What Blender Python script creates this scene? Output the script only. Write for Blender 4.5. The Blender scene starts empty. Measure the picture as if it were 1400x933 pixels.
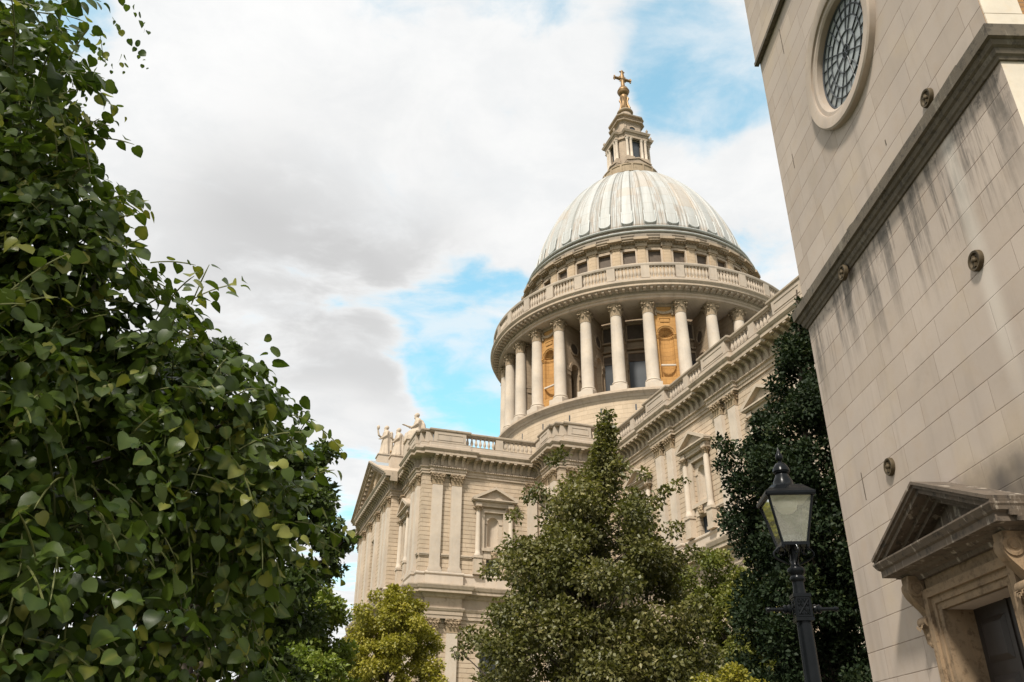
import bpy, bmesh, math, random
import numpy as np
from mathutils import Matrix, Vector

PI = math.pi
R = math.radians
S = bpy.context.scene
COL = S.collection
random.seed(7)
RNG = np.random.default_rng(11)

# ------------------------------------------------------------------ camera
EYE = 1.6
PITCH, ROLL = R(27.597), R(0.2008)
cp, sp, cr, sr = math.cos(PITCH), math.sin(PITCH), math.cos(ROLL), math.sin(ROLL)
r0 = Vector((1, 0, 0)); f0 = Vector((0, cp, sp)); u0 = Vector((0, -sp, cp))
rv = r0 * cr + u0 * sr
uv = -r0 * sr + u0 * cr
cam_d = bpy.data.cameras.new('camera')
cam = bpy.data.objects.new('camera', cam_d)
COL.objects.link(cam)
cam.matrix_world = Matrix(((rv.x, uv.x, -f0.x, 0), (rv.y, uv.y, -f0.y, 0), (rv.z, uv.z, -f0.z, EYE), (0, 0, 0, 1)))
cam_d.sensor_width = 36
cam_d.lens = 29.479
cam_d.clip_start = 0.05
cam_d.clip_end = 3000
S.camera = cam

# ------------------------------------------------------------------ sky, sun, exposure
SUN_AZ, SUN_EL = R(206), R(49)          # compass azimuth clockwise from +Y
w = bpy.data.worlds.new('World')
S.world = w
w.use_nodes = True
nt = w.node_tree
nt.nodes.clear()


class G:
    """tiny node-graph helper"""
    def __init__(s, tree):
        s.t = tree

    def n(s, kind, ins=None, **kw):
        nd = s.t.nodes.new(kind)
        for k, v in kw.items():
            setattr(nd, k, v)
        for k, v in (ins or {}).items():
            sock = nd.inputs[k]
            if isinstance(v, bpy.types.NodeSocket):
                s.t.links.new(v, sock)
            elif v is not None:
                sock.default_value = v
        return nd

    def m(s, op, a, b=None, c=None, clamp=False):
        return s.n('ShaderNodeMath', {0: a, 1: b, 2: c}, operation=op, use_clamp=clamp).outputs[0]

    def v(s, op, a, b=None, out=0):
        return s.n('ShaderNodeVectorMath', {0: a, 1: b}, operation=op).outputs[out]

    def mix(s, fac, a, b, mode='MIX'):
        nd = s.n('ShaderNodeMix', data_type='RGBA', blend_type=mode)
        for k, val in ((0, fac), (6, a), (7, b)):
            if isinstance(val, bpy.types.NodeSocket):
                s.t.links.new(val, nd.inputs[k])
            else:
                nd.inputs[k].default_value = val
        return nd.outputs[2]

    def noise(s, vec, scale, detail=4, rough=.55, dim='3D'):
        return s.n('ShaderNodeTexNoise', {'Vector': vec, 'Scale': scale, 'Detail': detail, 'Roughness': rough}).outputs[0]

    def ss(s, x, a, b):
        return s.n('ShaderNodeMapRange', {'Value': x, 'From Min': a, 'From Max': b}, interpolation_type='SMOOTHSTEP').outputs[0]


g = G(nt)
sky = g.n('ShaderNodeTexSky', sky_type='NISHITA', sun_disc=False, sun_elevation=SUN_EL, sun_rotation=SUN_AZ,
          altitude=50, air_density=1.0, dust_density=0.6, ozone_density=1.0)
dirv = g.n('ShaderNodeTexCoord').outputs['Generated']
sep = g.n('ShaderNodeSeparateXYZ', {0: dirv})
# clouds live on a flat layer: project the direction onto it
zz = g.m('MAXIMUM', sep.outputs[2], 0.06)
pl = g.n('ShaderNodeCombineXYZ', {0: g.m('DIVIDE', sep.outputs[0], zz), 1: g.m('DIVIDE', sep.outputs[1], zz), 2: 0.0}).outputs[0]
warp = g.n('ShaderNodeTexNoise', {'Vector': pl, 'Scale': 1.6, 'Detail': 3.0})
pw = g.v('ADD', pl, g.v('SCALE', g.v('SUBTRACT', warp.outputs[1], (.5, .5, .5)), None))
pw.node.inputs[1].links[0].from_node.inputs['Scale'].default_value = 0.35
n1 = g.noise(pw, 2.6, 11, .60)
n2 = g.noise(pw, 0.9, 3, .5)


def blob(d, width):
    """soft spot round a sky direction"""
    v = Vector(d).normalized()
    dp = g.v('DOT_PRODUCT', dirv, tuple(v), out=1)
    return g.ss(dp, math.cos(R(width)), 1.0)


def total(items):
    acc = None
    for d, wd, k in items:
        b = g.m('MULTIPLY', blob(d, wd), k)
        acc = b if acc is None else g.m('ADD', acc, b)
    return acc


GAPS = [((.150, .690, .708), 6, .36), ((.205, .710, .672), 6.5, .46), ((.245, .660, .710), 7, .36), ((.015, .652, .758), 5, .26),
        ((.033, .752, .658), 5, .26), ((-.044, .875, .483), 7, .50), ((-.09, .885, .455), 5, .22), ((.16, .70, .70), 3.5, .2), ((-.06, .92, .388), 5.5, .60), ((-.01, .916, .40), 6, .62),
        ((.298, .801, .519), 6, .30), ((-.46, .575, .676), 5, .35), ((-.185, .935, .28), 7, .30), ((-.165, .912, .375), 4.5, -.30), ((.094, .705, .703), 5, -.30), ((.083, .745, .662), 5, -.25), ((.185, .708, .685), 2.2, -.16), ((.151, .76, .632), 4, -.2), ((.225, .752, .618), 5, -.2)]
GREYS = [((-.229, .844, .485), 13, .55), ((-.135, .868, .478), 9, .34), ((-.32, .80, .50), 11, .42), ((-.2, .80, .56), 13, .30)]
gaps = total(GAPS)
cover = g.m('SUBTRACT', g.m('ADD', g.m('MULTIPLY', g.m('SUBTRACT', n1, .5), 2.1), .40), gaps)
mask = g.ss(cover, -0.16, 0.24)
greyf = g.m('MULTIPLY', g.m('MULTIPLY', total(GREYS), g.ss(n2, .2, .6), clamp=True), g.ss(cover, .02, .50))
soft = g.ss(g.noise(pw, 3.4, 10, .62), .34, .66)
lightc = g.mix(soft, (6.6, 6.7, 6.75, 1), (7.4, 7.4, 7.35, 1))
cloudc = g.mix(greyf, lightc, (4.9, 4.9, 4.9, 1))
# unseen clouds behind the lens, brightened round the sun as added fill light
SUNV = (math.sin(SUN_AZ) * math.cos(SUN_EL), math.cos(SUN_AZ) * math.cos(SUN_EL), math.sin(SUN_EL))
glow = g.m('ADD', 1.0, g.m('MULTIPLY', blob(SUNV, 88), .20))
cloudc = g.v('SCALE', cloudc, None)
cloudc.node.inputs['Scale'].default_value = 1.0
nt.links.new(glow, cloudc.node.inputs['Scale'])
blue = g.mix(1.0, sky.outputs[0], (1.36, 2.9, 2.4, 1), 'MULTIPLY')
veil = g.m('ADD', .22, g.m('MULTIPLY', g.ss(g.noise(pw, 3.6, 10, .62), .36, .66), .55))
blue = g.mix(veil, blue, (7.0, 7.2, 7.3, 1))
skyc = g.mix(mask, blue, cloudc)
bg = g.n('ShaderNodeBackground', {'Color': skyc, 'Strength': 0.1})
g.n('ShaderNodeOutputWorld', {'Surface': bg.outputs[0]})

sun_d = bpy.data.lights.new('sun', 'SUN')
sun_d.energy = 4.3
sun_d.angle = R(6)
sun_d.color = (1.0, .935, .835)
sun = bpy.data.objects.new('sun', sun_d)
COL.objects.link(sun)
sdir = Vector((math.sin(SUN_AZ) * math.cos(SUN_EL), math.cos(SUN_AZ) * math.cos(SUN_EL), math.sin(SUN_EL)))
sun.rotation_euler = (-sdir).to_track_quat('-Z', 'Y').to_euler()

S.view_settings.view_transform = 'Standard'
S.view_settings.look = 'None'
S.view_settings.gamma = 1
S.view_settings.exposure = 0.4
S.cycles.max_bounces = 6
S.cycles.transparent_max_bounces = 8


# ------------------------------------------------------------------ materials
def newmat(name):
    m = bpy.data.materials.new(name)
    m.use_nodes = True
    m.node_tree.nodes.clear()
    return m, G(m.node_tree)


def finish(gg, col, rough=.85, bump=None, bstr=.5, bdist=.02, metal=0.0, spec=.3, **extra):
    ins = {'Base Color': col, 'Roughness': rough, 'Metallic': metal, 'Specular IOR Level': spec}
    ins.update(extra)
    if bump is not None:
        ins['Normal'] = gg.n('ShaderNodeBump', {'Height': bump, 'Strength': bstr, 'Distance': bdist}).outputs[0]
    p = gg.n('ShaderNodeBsdfPrincipled', ins)
    gg.n('ShaderNodeOutputMaterial', {'Surface': p.outputs[0]})
    return p


def c4(c, k=1.0):
    return (c[0] * k, c[1] * k, c[2] * k, 1)


def stone(name, base, h=0, wd=1.2, jw=.012, jdark=.45, vdark=None, bvar=.10, dirt=.25, dirtc=(.16, .13, .10), radial=0, grain=1.0,
          bdist=.03, streak=.6, fine=1.0, extra=None):
    """limestone; h>0 lays it in ashlar courses (surface joints), radial>0 wraps the courses round a drum"""
    m, gg = newmat(name)
    co = gg.n('ShaderNodeTexCoord').outputs['Object']
    sp_ = gg.n('ShaderNodeSeparateXYZ', {0: co})
    x, y, z = sp_.outputs
    if radial:
        u = gg.m('MULTIPLY', gg.m('ARCTAN2', y, x), radial)
    else:
        u = gg.m('ADD', x, y)
    orand = gg.n('ShaderNodeObjectInfo').outputs['Random']
    big = gg.noise(co, .35 * grain, 5, .6)
    med = gg.noise(co, 2.6 * grain, 6, .6)
    fin = gg.noise(co, 26 * grain, 5, .65)
    col = gg.mix(gg.ss(big, .3, .72), c4(base, .86), c4((base[0] * 1.08, base[1] * 1.07, base[2] * 1.05)))
    col = gg.mix(gg.m('MULTIPLY', gg.ss(med, .45, .75), .35), col, c4((base[0] * .92, base[1] * .82, base[2] * .68)))
    hgt = gg.m('MULTIPLY', fin, .25 * fine)
    if h:
        zr = gg.m('DIVIDE', z, h)
        row = gg.m('FLOOR', zr)
        rn = gg.n('ShaderNodeTexWhiteNoise', {'W': row}, noise_dimensions='1D').outputs[0]
        uu = gg.m('ADD', gg.m('DIVIDE', u, gg.m('ADD', wd * .8, gg.m('MULTIPLY', rn, wd * .5))), gg.m('MULTIPLY', rn, 37.7))
        cell = gg.m('FLOOR', uu)
        # uneven block lengths: shift each joint a little
        jn = gg.n('ShaderNodeTexWhiteNoise', {'Vector': gg.n('ShaderNodeCombineXYZ', {0: cell, 1: row, 2: 3.0}).outputs[0]}, noise_dimensions='3D').outputs[0]
        fu = gg.m('FRACT', uu)
        cut = gg.m('ADD', .12, gg.m('MULTIPLY', jn, .5))
        du = gg.m('MULTIPLY', gg.m('ABSOLUTE', gg.m('SUBTRACT', fu, cut)), wd)
        side = gg.m('GREATER_THAN', fu, cut)
        bn = gg.n('ShaderNodeTexWhiteNoise', {'Vector': gg.n('ShaderNodeCombineXYZ', {0: gg.m('ADD', cell, side), 1: row, 2: 9.0}).outputs[0]}, noise_dimensions='3D').outputs[0]
        fz = gg.m('FRACT', zr)
        dz = gg.m('MULTIPLY', gg.m('MINIMUM', fz, gg.m('SUBTRACT', 1.0, fz)), h)
        wob = gg.m('MULTIPLY', gg.m('SUBTRACT', gg.noise(co, 9, 3), .5), jw * .9)
        jh = gg.m('SUBTRACT', 1.0, gg.ss(gg.m('ADD', dz, wob), jw * .45, jw))
        jv = gg.m('SUBTRACT', 1.0, gg.ss(gg.m('ADD', du, wob), jw * .3, jw * .8))
        jk = gg.ss(gg.noise(co, 1.7, 3), .25, .6)
        jv = gg.m('MULTIPLY', jv, vdark if vdark is not None else .7)
        j = gg.m('MAXIMUM', gg.m('MULTIPLY', jh, gg.m('ADD', .45, gg.m('MULTIPLY', jk, .55))), jv)
        col = gg.mix(gg.m('MULTIPLY', bvar * 3.0, gg.m('ABSOLUTE', gg.m('SUBTRACT', bn, .5))), col,
                     gg.mix(gg.m('GREATER_THAN', bn, .5), c4((base[0] * .78, base[1] * .74, base[2] * .66)), c4((base[0] * 1.2, base[1] * 1.2, base[2] * 1.18))))
        col = gg.mix(gg.m('MULTIPLY', j, jdark), col, c4((base[0] * .28, base[1] * .22, base[2] * .16)))
        hgt = gg.m('SUBTRACT', hgt, gg.m('MULTIPLY', j, 1.0))
    # weather streaks run down the stone
    st = gg.n('ShaderNodeCombineXYZ', {0: gg.m('MULTIPLY', u, 1.8), 1: gg.m('MULTIPLY', z, .12), 2: gg.m('MULTIPLY', orand, 20.0)}).outputs[0]
    sn = gg.ss(gg.noise(st, 1.5, 5, .6), .50, .80)
    blot = gg.ss(gg.noise(co, 1.1 * grain, 7, .65), .52, .8)
    dm = gg.m('MULTIPLY', gg.m('MAXIMUM', gg.m('MULTIPLY', sn, streak), blot), dirt)
    col = gg.mix(dm, col, c4(dirtc))
    col = gg.mix(gg.m('MULTIPLY', gg.ss(fin, .55, .8), .14), col, c4(base, .5))
    if extra:
        col = extra(gg, col, x, y, z, co)
    finish(gg, col, .88, hgt, .55, bdist)
    return m


def plain(name, c, rough=.6, metal=0, spec=.4, var=.2, scale=8, bump=.0):
    m, gg = newmat(name)
    co = gg.n('ShaderNodeTexCoord').outputs['Object']
    n = gg.noise(co, scale, 5, .6)
    col = gg.mix(n, c4(c, 1 - var), c4(c, 1 + var))
    finish(gg, col, rough, n if bump else None, bump, .01, metal, spec)
    return m


def leafmat(name, a, b, c, trans=.35, rough=.45, spec=.35):
    """leaf colour varies from leaf to leaf (stored per leaf), some light comes through"""
    m, gg = newmat(name)
    t = gg.n('ShaderNodeAttribute', attribute_name='tint').outputs['Fac']
    col = gg.mix(gg.ss(t, .0, .6), c4(a), c4(b))
    col = gg.mix(gg.ss(t, .7, 1.0), col, c4(c))
    p = gg.n('ShaderNodeBsdfPrincipled', {'Base Color': col, 'Roughness': rough, 'Specular IOR Level': spec})
    tc = gg.mix(1.0, col, (1.25, 1.35, .55, 1), 'MULTIPLY')
    tr = gg.n('ShaderNodeBsdfTranslucent', {'Color': tc})
    mx = gg.n('ShaderNodeMixShader', {0: trans, 1: p.outputs[0], 2: tr.outputs[0]})
    gg.n('ShaderNodeOutputMaterial', {'Surface': mx.outputs[0]})
    return m


LIME = (.46, .368, .272)
M = {}
M['ashlar'] = stone('ashlar_limestone', LIME, .42, 1.3, .038, .78, .25, .16, .42, bdist=.06)
M['lime'] = stone('carved_limestone', (0.466, 0.386, 0.302), dirt=.5, dirtc=(.12, .095, .07), grain=1.5)
M['carve'] = stone('weathered_carving', (.33, .25, .165), dirt=.6, dirtc=(.13, .10, .07), grain=2.5)
M['cornice'] = stone('cornice_limestone', (0.414, 0.337, 0.259), dirt=.75, dirtc=(.10, .075, .05), grain=1.6)
M['rail'] = stone('balustrade_stone', (0.405, 0.341, 0.274), dirt=.45, dirtc=(.17, .15, .13))
M['coping'] = stone('sooty_coping', (.30, .245, .185), dirt=.8, dirtc=(.08, .065, .05), grain=1.5)
M['sootlime'] = stone('soot_streaked_limestone', (.36, .285, .205), dirt=.85, dirtc=(.07, .055, .042), grain=1.4, streak=1.0)
M['pil'] = stone('pilaster_limestone', (0.493, 0.422, 0.346), dirt=.2)
M['drum'] = stone('drum_ashlar', (0.449, 0.355, 0.254), .55, 1.3, .03, .45, .5, .16, .3, radial=20.6)
M['drumlime'] = stone('drum_limestone', (0.422, 0.337, 0.254), dirt=.62, dirtc=(.11, .085, .06), grain=1.5)
M['colm'] = stone('drum_column_stone', (0.502, 0.431, 0.352), dirt=.22)
M['attic'] = stone('attic_limestone', (0.440, 0.337, 0.230), .5, 1.2, .03, .35, .4, .14, .4, radial=16.6)
M['rust'] = stone('ochre_stained_ashlar', (0.414, 0.224, 0.075), .55, .9, .035, .35, .6, .2, .25, dirtc=(.22, .12, .05))
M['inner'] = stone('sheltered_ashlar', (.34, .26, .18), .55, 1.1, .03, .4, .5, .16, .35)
M['lant'] = stone('lantern_stone', (0.370, 0.296, 0.223), dirt=.8, dirtc=(.12, .10, .08), grain=2)
M['grime'] = stone('soot_stained_stone', (.24, .205, .165), dirt=.6, dirtc=(.07, .06, .05), grain=2)
M['dark'] = plain('dark_glazing', (.035, .04, .045), .35, 0, .5, .3, 1.5)
M['louvre'] = plain('dark_boarding', (.10, .075, .055), .7, 0, .3, .4, 2.5)
M['gold'] = plain('gilding', (.21, .125, .05), .5, .5, .5, .3, 2.0)
M['bronzegold'] = plain('worn_gilding', (.30, .18, .07), .55, .35, .5, .45, 2.5)


def tower_stains(gg, col, x, y, z, co):
    """soot washed down from the string course, soot over the door hood, pale runs and patches"""
    st = gg.n('ShaderNodeCombineXYZ', {0: gg.m('MULTIPLY', x, 2.6), 1: y, 2: gg.m('MULTIPLY', z, .16)}).outputs[0]
    run = gg.ss(gg.noise(st, 1.0, 8, .70), .46, .56)
    wig = gg.m('MULTIPLY', gg.noise(st, 2.0, 3), 2.2)
    drop = gg.m('MULTIPLY', gg.m('LESS_THAN', z, 9.2), gg.ss(gg.m('ADD', z, wig), 8.3, 10.1))
    brk = gg.ss(gg.noise(co, 3.5, 7, .7), .25, .6)
    col = gg.mix(gg.m('MULTIPLY', gg.m('MULTIPLY', run, drop), gg.m('ADD', .35, gg.m('MULTIPLY', brk, .5))), col, (.10, .088, .075, 1))
    crust = gg.m('MULTIPLY', gg.ss(gg.noise(co, 6.0, 8, .75), .50, .60), gg.m('MULTIPLY', gg.m('LESS_THAN', z, 9.2), gg.ss(gg.m('ADD', z, gg.m('MULTIPLY', gg.noise(st, 1.6, 4), 1.6)), 9.35, 10.2)))
    col = gg.mix(gg.m('MULTIPLY', crust, .85), col, (.05, .043, .036, 1))
    # a pale lime run down the face from the string course
    lim = gg.m('ABSOLUTE', gg.m('SUBTRACT', x, gg.m('ADD', 5.22, gg.m('MULTIPLY', gg.noise(co, 1.2, 3), .1))))
    lim = gg.m('MULTIPLY', gg.m('SUBTRACT', 1.0, gg.ss(lim, .02, .24)), gg.m('MULTIPLY', gg.ss(z, 4.8, 6.6), gg.m('LESS_THAN', z, 9.1)))
    col = gg.mix(gg.m('MULTIPLY', lim, .42), col, (.62, .57, .50, 1))
    # soot blotch on the wall just over the hood
    dx = gg.m('ABSOLUTE', gg.m('SUBTRACT', x, 4.25))
    so = gg.m('MULTIPLY', gg.m('SUBTRACT', 1.0, gg.ss(dx, .5, 1.25)), gg.m('SUBTRACT', 1.0, gg.ss(gg.m('ADD', z, gg.m('MULTIPLY', gg.noise(co, 2.4, 6, .65), .55)), 5.0, 5.45)))
    so = gg.m('MULTIPLY', so, gg.m('GREATER_THAN', z, 4.2))
    col = gg.mix(gg.m('MULTIPLY', so, .85), col, (.045, .04, .035, 1))
    # soot beside the hood's end brackets
    so2 = gg.m('MULTIPLY', gg.m('SUBTRACT', 1.0, gg.ss(gg.m('ABSOLUTE', gg.m('SUBTRACT', x, 2.1)), .05, .28)), gg.m('MULTIPLY', gg.ss(z, 3.1, 3.7), gg.m('LESS_THAN', z, 4.12)))
    col = gg.mix(gg.m('MULTIPLY', gg.m('MULTIPLY', so2, brk), .7), col, (.10, .085, .07, 1))
    # pits and spalled spots
    pit = gg.ss(gg.noise(co, 7.0, 8, .75), .66, .74)
    col = gg.mix(gg.m('MULTIPLY', pit, .45), col, (.20, .165, .13, 1))
    warm = gg.ss(gg.noise(co, .55, 4), .5, .72)
    return gg.mix(gg.m('MULTIPLY', warm, .5), col, (.46, .37, .265, 1))


def runs(dark, pale):
    """mottled stone with pale washed runs, for the sooty mouldings"""
    def fn(gg, col, x, y, z, co):
        st = gg.n('ShaderNodeCombineXYZ', {0: gg.m('MULTIPLY', x, 7.0), 1: gg.m('MULTIPLY', y, 7.0), 2: gg.m('MULTIPLY', z, 1.2)}).outputs[0]
        a = gg.ss(gg.noise(st, 1.0, 6, .65), .56, .66)
        col = gg.mix(gg.m('MULTIPLY', a, .5), col, c4(pale))
        b = gg.ss(gg.noise(co, 9, 7, .7), .50, .66)
        return gg.mix(gg.m('MULTIPLY', b, .75), col, c4(dark))
    return fn


M['tower'] = stone('tower_ashlar', (.395, .332, .282), .4186, .95, .0095, .66, .5, .20, .36, dirtc=(.17, .145, .12), bdist=.012, streak=.9, fine=.5, extra=tower_stains)
M['towerlime'] = stone('tower_dressed_stone', (.385, .322, .265), dirt=.3, grain=3, bdist=.01)
M['towerband'] = stone('mossy_string_course', (.12, .10, .075), dirt=.75, dirtc=(.06, .05, .04), grain=5, bdist=.03, extra=runs((.045, .038, .03), (.22, .195, .15)))
M['towerwhite'] = stone('clean_quoin_stone', (.60, .535, .44), dirt=.25, dirtc=(.2, .17, .12), grain=3, bdist=.01)
M['doorstone'] = stone('brown_door_stone', (.235, .168, .105), dirt=.7, dirtc=(.06, .045, .03), grain=4, bdist=.02, extra=runs((.09, .06, .035), (.30, .20, .115)))
M['hoodstone'] = stone('blackened_hood_stone', (.115, .09, .068), dirt=.8, dirtc=(.055, .048, .04), grain=4, bdist=.02, extra=runs((.035, .03, .025), (.50, .44, .36)))
M['door'] = plain('dark_painted_wood', (.032, .026, .023), .45, 0, .3, .3, 9, .15)
M['iron'] = plain('black_lamp_paint', (.006, .007, .008), .24, 0, .12, .4, 14, .1)
M['rustiron'] = plain('rusty_iron', (.065, .046, .022), .7, .3, .4, .5, 16, .3)
M['lead_came'] = plain('lead_came', (.03, .035, .04), .5, 0, .4, .2, 10)
M['galst'] = stone('gallery_stone', (.32, .25, .17), dirt=.6, dirtc=(.08, .06, .045), grain=2)
M['bark'] = plain('bark', (.09, .072, .055), .9, 0, .2, .45, 12, .6)
M['leadroof'] = plain('roof_lead', (.26, .29, .31), .6, 0, .4, .2, 1.0)


def leadmat():
    m, gg = newmat('weathered_dome_lead')
    co = gg.n('ShaderNodeTexCoord').outputs['Object']
    x, y, z = gg.n('ShaderNodeSeparateXYZ', {0: co}).outputs
    an = gg.m('ARCTAN2', y, x)
    st = gg.n('ShaderNodeCombineXYZ', {0: gg.m('MULTIPLY', an, 16.0), 1: gg.m('MULTIPLY', z, .10), 2: 0.0}).outputs[0]
    s1 = gg.noise(st, 3.2, 6, .6)
    s2 = gg.noise(st, .9, 4, .6)
    low = gg.ss(z, 84.0, 67.0)
    col = gg.mix(gg.ss(s2, .3, .7), (.325, .33, .31, 1), (.425, .428, .41, 1))
    tb = gg.m('ABSOLUTE', gg.m('SUBTRACT', gg.m('FRACT', gg.m('MULTIPLY', gg.m('ADD', an, .361 + PI / 32), 32 / (2 * PI))), .5))
    rib = gg.ss(tb, .22, .27)
    br = gg.m('MULTIPLY', gg.ss(s1, .42, .62), gg.m('ADD', gg.m('ADD', .04, gg.m('MULTIPLY', low, .12)), gg.m('MULTIPLY', rib, gg.m('ADD', .08, gg.m('MULTIPLY', low, .38)))), clamp=True)
    col = gg.mix(br, col, (.24, .17, .11, 1))
    col = gg.mix(gg.m('MULTIPLY', gg.ss(z, 68.0, 67.55), .75), col, (.20, .155, .11, 1))  # brown stain below the panel loops, with their shadow put into its colour
    # lead sheets: soldered cross seams and some sheets tarnished brown
    pan = gg.m('FLOOR', gg.m('MULTIPLY', gg.m('ADD', an, .361 + PI / 32), 32 / (2 * PI)))
    zz_ = gg.m('DIVIDE', z, 2.05)
    sheet = gg.n('ShaderNodeTexWhiteNoise', {'Vector': gg.n('ShaderNodeCombineXYZ', {0: pan, 1: gg.m('FLOOR', zz_), 2: 0.0}).outputs[0]}, noise_dimensions='3D').outputs[0]
    col = gg.mix(gg.m('MULTIPLY', gg.ss(sheet, .72, .95), .38), col, (.38, .29, .20, 1))
    fr = gg.m('FRACT', zz_)
    seam = gg.m('SUBTRACT', 1.0, gg.ss(gg.m('MINIMUM', fr, gg.m('SUBTRACT', 1.0, fr)), .006, .022))
    col = gg.mix(gg.m('MULTIPLY', seam, .5), col, (.20, .17, .14, 1))
    col = gg.mix(gg.m('MULTIPLY', gg.ss(gg.noise(co, 1.2, 6, .65), .5, .75), .25), col, (.42, .38, .32, 1))
    finish(gg, col, .55, gg.noise(co, 3, 4), .15, .05, 0, .35)
    return m


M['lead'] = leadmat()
M['leadroll'] = plain('grey_lead_roll', (.46, .47, .45), .55, 0, .4, .25, 1.2)


def brickmat():
    m, gg = newmat('yellow_stock_brick')
    co = gg.n('ShaderNodeTexCoord').outputs['Object']
    x, y, z = gg.n('ShaderNodeSeparateXYZ', {0: co}).outputs
    v = gg.n('ShaderNodeCombineXYZ', {0: gg.m('ADD', x, y), 1: z, 2: 0.0}).outputs[0]
    b = gg.n('ShaderNodeTexBrick', {'Vector': v, 'Scale': 1.0, 'Mortar Size': .006, 'Brick Width': .225, 'Row Height': .075,
                                    'Color1': (.42, .22, .08, 1), 'Color2': (.28, .15, .06, 1), 'Mortar': (.16, .12, .09, 1)})
    n = gg.noise(co, 5, 5)
    col = gg.mix(gg.ss(n, .4, .7), b.outputs[0], (.20, .11, .05, 1))
    finish(gg, gg.mix(.6, b.outputs[0], col), .9, gg.m('SUBTRACT', gg.m('MULTIPLY', n, .3), b.outputs[1]), .6, .01)
    return m


M['brick'] = brickmat()


def glassmat(name, tint, rough, alpha):
    m, gg = newmat(name)
    gl = gg.n('ShaderNodeBsdfGlossy', {'Color': (.9, .95, .95, 1), 'Roughness': rough})
    trn = gg.n('ShaderNodeBsdfTransparent', {'Color': c4(tint)})
    fr = gg.n('ShaderNodeFresnel', {'IOR': 1.35}).outputs[0]
    co = gg.n('ShaderNodeTexCoord').outputs['Object']
    dirt = gg.n('ShaderNodeBsdfDiffuse', {'Color': (.55, .52, .45, 1)})  # dust film; its even pale part paints the sky's reflection on the panes
    a = gg.n('ShaderNodeMixShader', {0: gg.m('ADD', fr, .03), 1: trn.outputs[0], 2: gl.outputs[0]})
    b = gg.n('ShaderNodeMixShader', {0: gg.m('ADD', alpha, gg.m('MULTIPLY', gg.ss(gg.noise(co, 9, 6, .65), .5, .8), .12)), 1: a.outputs[0], 2: dirt.outputs[0]})
    gg.n('ShaderNodeOutputMaterial', {'Surface': b.outputs[0]})
    return m


M['lampglass'] = glassmat('dusty_sheen_lamp_glass', (.94, .96, .95), .03, .15)


def opal():
    m, gg = newmat('opal_lamp_globe')
    finish(gg, (.70, .64, .52, 1), .4)
    return m


M['opal'] = opal()


def windowglass():
    m, gg = newmat('textured_leaded_glass')
    co = gg.n('ShaderNodeTexCoord').outputs['Object']
    n = gg.noise(co, 22, 4, .6)
    col = gg.mix(gg.noise(co, 3, 4), (.16, .18, .18, 1), (.34, .36, .35, 1))
    finish(gg, col, .28, n, .5, .01, 0, .6)
    return m


M['leaded'] = windowglass()


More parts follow.
